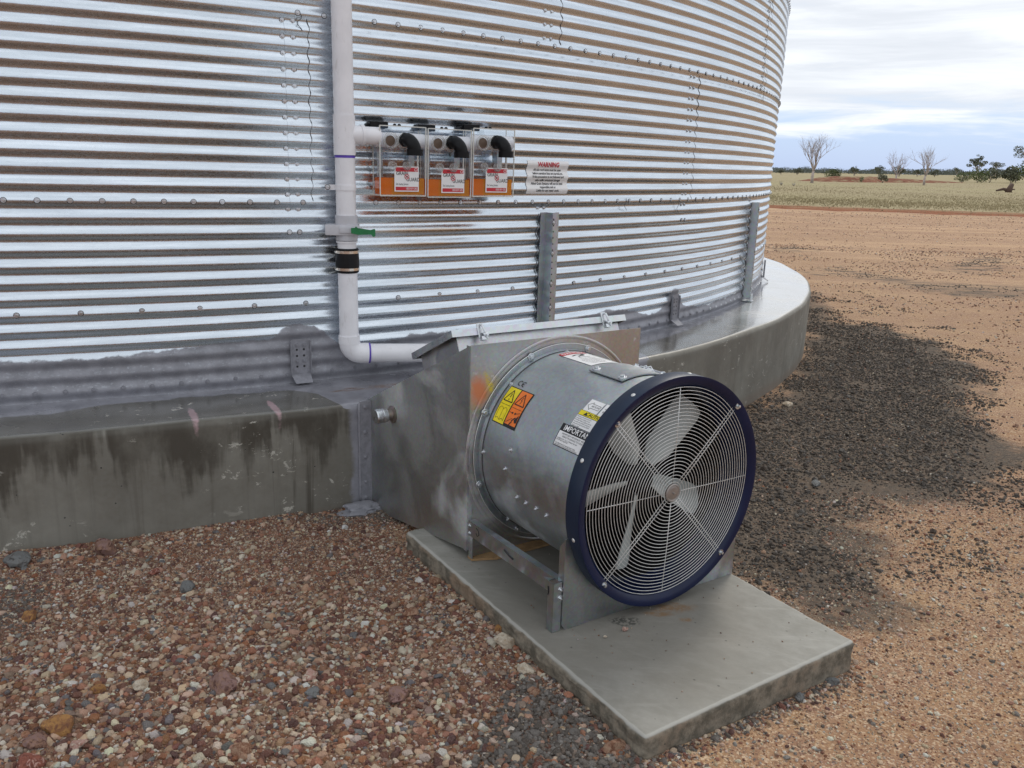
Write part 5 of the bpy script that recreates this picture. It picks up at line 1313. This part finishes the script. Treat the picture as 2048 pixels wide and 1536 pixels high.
def live_tree(loc, H, Wd, seed, label, mat, group, leaves=2600, trunkmat=M_BARK, lsize=None, name='gum_tree', bare=.35):
    root = empty(name, loc); tag(root, label, 'tree', group); R = random.Random(seed); mb = MB(); tips = []
    for k in range(3):
        a = R.uniform(0, 6.28); branches(mb, Vector((0, 0, -.2)), Vector((math.cos(a)*.22, math.sin(a)*.22, 1)).normalized(), H*.45, H*.028, 2, R, .5, .3, tips, 5)
    mb.build('trunk', trunkmat, root, True)
    cs = []; rd_ = []
    for tp in tips:
        cs.append((tp.x, tp.y, min(tp.z, H*.85))); q = Wd*R.uniform(.09, .17); rd_.append((q, q, q*.65))
    for k in range(10):
        a = R.uniform(0, 6.28); rr = R.uniform(0, Wd*.46); cs.append((rr*math.cos(a), rr*math.sin(a), H*R.uniform(bare, .86))); q = Wd*R.uniform(.08, .16); rd_.append((q, q, q*.7))
    V, F = leaf_cloud(cs, rd_, int(leaves*1.7), lsize or H*.028, seed)
    np_mesh('crown', V, F, mat, root, False)
GT = 'gum trees across the dry field'
trees = [((340*.36, 331, .35), 8.5, 11, 'dark rounded tree on the skyline, between the first two dead trees'),]
TREES = [ # x, y, z, H, W, label, leaves
 (127.97, 340.33, .35, 4.6, 4.8, 'dark rounded gum tree standing right of the tallest dead tree', 900),
 (113.0, 362.0, 0.0, 3.7, 5.4, 'low dark gum tree on the skyline left of the tallest dead tree', 800),
 (103.5, 352.0, 0.0, 3.0, 3.4, 'small dark gum tree nearest the silo edge on the skyline', 600),
 (132.28, 327.88, .48, 4.6, 6.0, 'wide gum tree left of the faint middle dead tree', 1000),
 (143.88, 338.06, .63, 4.8, 6.6, 'gum tree directly behind the faint middle dead tree', 1000),
 (154.0, 345.0, .75, 3.5, 4.0, 'low gum tree between the two right hand dead trees', 700),
 (164.0, 352.0, .85, 3.6, 4.4, 'low dark gum tree behind the right hand dead tree', 700),
 (214.65, 436.71, 1.5, 5.2, 4.6, 'single round gum tree right of the dead trees on the skyline', 700),
 (233.0, 455.0, 1.84, 12.2, 9.0, 'tall open-crowned gum tree, left of the pair at the right', 1500),
 (174.45, 325.18, 1.24, 7.6, 6.6, 'broad gum tree, right of the pair at the right', 1300)]
for i, (x, y, z, H, Wd, lab, lv) in enumerate(TREES): live_tree((x, y, z-.3), H, Wd, 100+i, lab, M_GUM, GT, lv, lsize=max(.16, H*.022), bare=.3)
live_tree((118.6, 204.5, .55), 11.6, 7.5, 301, 'tall dark gum tree cut by the right edge of the picture', M_GUM, GT, 1900, lsize=.17, bare=.25)
SH = 'green shrubs and saplings in the field'
def shrub(x, y, z, H, Wd, seed, label, mat=M_GRN, n=700, name='shrub'):
    root = empty(name, (x, y, z-.05)); tag(root, label, 'shrub', SH); R = random.Random(seed); mb = MB(); cs = []; rd_ = []
    for k in range(5):
        a = R.uniform(0, 6.28); rr = R.uniform(0, Wd*.32); h_ = H*R.uniform(.4, .78); cs.append((rr*math.cos(a), rr*math.sin(a), h_)); q = Wd*R.uniform(.18, .3); rd_.append((q, q, min(q, H*.4)))
        mb.tube([(0, 0, 0), (rr*.5*math.cos(a), rr*.5*math.sin(a), h_*.6), (rr*math.cos(a), rr*math.sin(a), h_)], .04, 4)
    mb.build('stem', M_BARK, root, True); V, F = leaf_cloud(cs, rd_, n, H*.07, seed); np_mesh('foliage', V, F, mat, root, False)
shrub(55.5, 157.0, 0, 2.0, 4.2, 1, 'olive green shrub right of the tallest dead tree on the red mound'); shrub(60.6, 148.4, .04, 1.5, 1.9, 2, 'round dark green bush in front of the red mound', M_GUM)
shrub(57.4, 149.0, .04, 1.0, 1.2, 3, 'small bush left of the round dark bush', M_GRN, 300)
shrub(86.98, 175, .25, 2.0, 5.5, 4, 'yellow-green shrub right of the red mound', M_GRN); shrub(92.6, 180.0, .32, 2.6, 5.5, 5, 'green shrub under the pair of tall gum trees')
shrub(98.3, 186.0, .38, 3.1, 4.6, 6, 'darker green shrub beside the tall gum trees', M_GUM); shrub(100.5, 181.9, .42, 4.0, 4.5, 7, 'upright dark sapling left of the tree at the right edge', M_GUM)
shrub(107.0, 192.0, .5, 3.6, 6, 8, 'green thicket below the tree at the right edge'); shrub(112.0, 190.0, .55, 3.4, 6, 9, 'last green shrub at the right edge of the field', M_GRN)
shrub(29.12, 98.53, -.06, .55, .9, 10, 'small spiky dark weed in the dry grass, left', M_GUM, 60, 'weed'); shrub(30.26, 97.75, -.06, .5, .6, 11, 'smaller dark weed in the dry grass, right of the other', M_GUM, 40, 'weed')
# tree stump
R = random.Random(4); mb = MB(); mb.tube([(0, 0, -.1), (.1, 0, .4), (.35, .1, .9)], .3, 8, True, None, [.38, .30, .24]); mb.tube([(.1, 0, .2), (-.5, .1, .35), (-1.3, .1, .15)], .2, 7, True, None, [.22, .16, .08]); mb.tube([(.1, 0, .3), (.8, .2, .35)], .1, 6, True, None, [.14, .06])
st = mb.build('tree_stump', simple('charred_wood', (.09, .055, .04), .9), None, True); st.location = (53.9, 97.84, -.05); tag(st, 'dark broken tree stump lying in the dry grass at the right', 'stump')
# far woodland: one mass
g = np.random.default_rng(5); cs = []; rd_ = []
for i in range(620):
    bdeg = g.uniform(13, 36); d = g.uniform(650, 1000); x, y = d*math.sin(math.radians(bdeg)), d*math.cos(math.radians(bdeg)); h_ = g.uniform(1.5, 3.1)*(d/650)*(1+.5*math.sin(bdeg*3.1)*math.sin(bdeg*7.7))
    cs.append((x, y, float(tz(x, y))+h_*.5)); rd_.append((h_*g.uniform(1.2, 2.6), h_*1.2, h_*.52))
V, F = leaf_cloud(cs, rd_, 60000, .42, 9); wd = np_mesh('far_woodland', V, F, M_GUM2, None, False); tag(wd, 'low band of distant grey-green woodland along the horizon', 'woodland', kind='stuff')
# red dirt mound
n1_, n2_ = 70, 14; A_ = np.array([49., 149.]); B_ = np.array([86., 176.]); D = (B_-A_)/np.linalg.norm(B_-A_); Nn = np.array([-D[1], D[0]]); Lm = np.linalg.norm(B_-A_); V = []
for i in range(n1_):
    s = i/(n1_-1)
    for j in range(n2_):
        u_ = j/(n2_-1)*2-1; q = A_+D*Lm*s+Nn*u_*5.0
        h_ = 1.1*(1-u_*u_)*min(1, s/.15)*(1-s)**.55*(1+.25*mnoise.noise(Vector((s*14, u_*2, 1)))+.15*mnoise.noise(Vector((s*50, u_*7, 1))))
        V.append((q[0], q[1], float(tz(q[0], q[1]))-.08+h_))
mm_, n = newmat('red_earth'); o_ = n.obj(); c = n.mix(n.ramp(n.noise(o_, 1.2, 6, .7), .3, .7), (.12, .045, .028), (.24, .105, .065))
c = n.mix(n.ramp(n.noise(o_, .5, 5, .7), .5, .62), c, (.27, .22, .13)); finish(n, pbsdf(n, Base_Color=c, Roughness=1., Specular_IOR_Level=.1))
md_ = np_mesh('dirt_mound', V, grid_faces(n1_, n2_), mm_); tag(md_, kind='structure')
# dry grass tufts over the field
tv = []
for s in range(4):
    R = random.Random(s); b = MB()
    for k in range(16):
        a = R.uniform(0, 6.28); l_ = R.uniform(.5, 1.0); tl = R.uniform(.15, .6); bx, by = R.uniform(-.25, .25), R.uniform(-.25, .25); w2 = .035
        tx, ty = math.cos(a)*tl*l_, math.sin(a)*tl*l_
        b.add([(bx-w2*math.sin(a), by+w2*math.cos(a), 0), (bx+w2*math.sin(a), by-w2*math.cos(a), 0), (bx+tx, by+ty, l_)], [(0, 1, 2)])
    me = bpy.data.meshes.new('tuft'); me.from_pydata(b.v, [], b.f); mm2, n = newmat('dry_grass_blade'); nd = n.t.nodes.new('ShaderNodeAttribute'); nd.attribute_type = 'INSTANCER'; nd.attribute_name = 'col'
    finish(n, pbsdf(n, Base_Color=nd.outputs['Color'], Roughness=.9, Specular_IOR_Level=.1)); me.materials.append(mm2); tv.append(bpy.data.objects.new('tuft_shape', me))
d = 41/np.sqrt(rng.uniform((41/230)**2, 1, 42000)); bb = np.radians(rng.uniform(12.5, 34, len(d))); P = np.c_[d*np.sin(bb), d*np.cos(bb)]
dist = P[:, 1]+P[:, 0]*.05-38.6; P = P[rng.uniform(0, 1, len(P)) < np.clip((dist-4)/9, .015, 1)]
cA, cB, cG = np.array((.40, .34, .215)), np.array((.31, .255, .15)), np.array((.18, .155, .085)); q = rng.uniform(0, 1, (len(P), 1)); col = cA*q+cB*(1-q); gm = rng.uniform(0, 1, len(P)) < .12; col[gm] = cG
size = rng.uniform(.035, .11, len(P)); g7_ = scatter('dry_grass', P, tz(P[:, 0], P[:, 1])-.01, size, col, tv); tag(g7_, 'pale dry grass growing over the field beyond the yard', 'grass', kind='stuff')
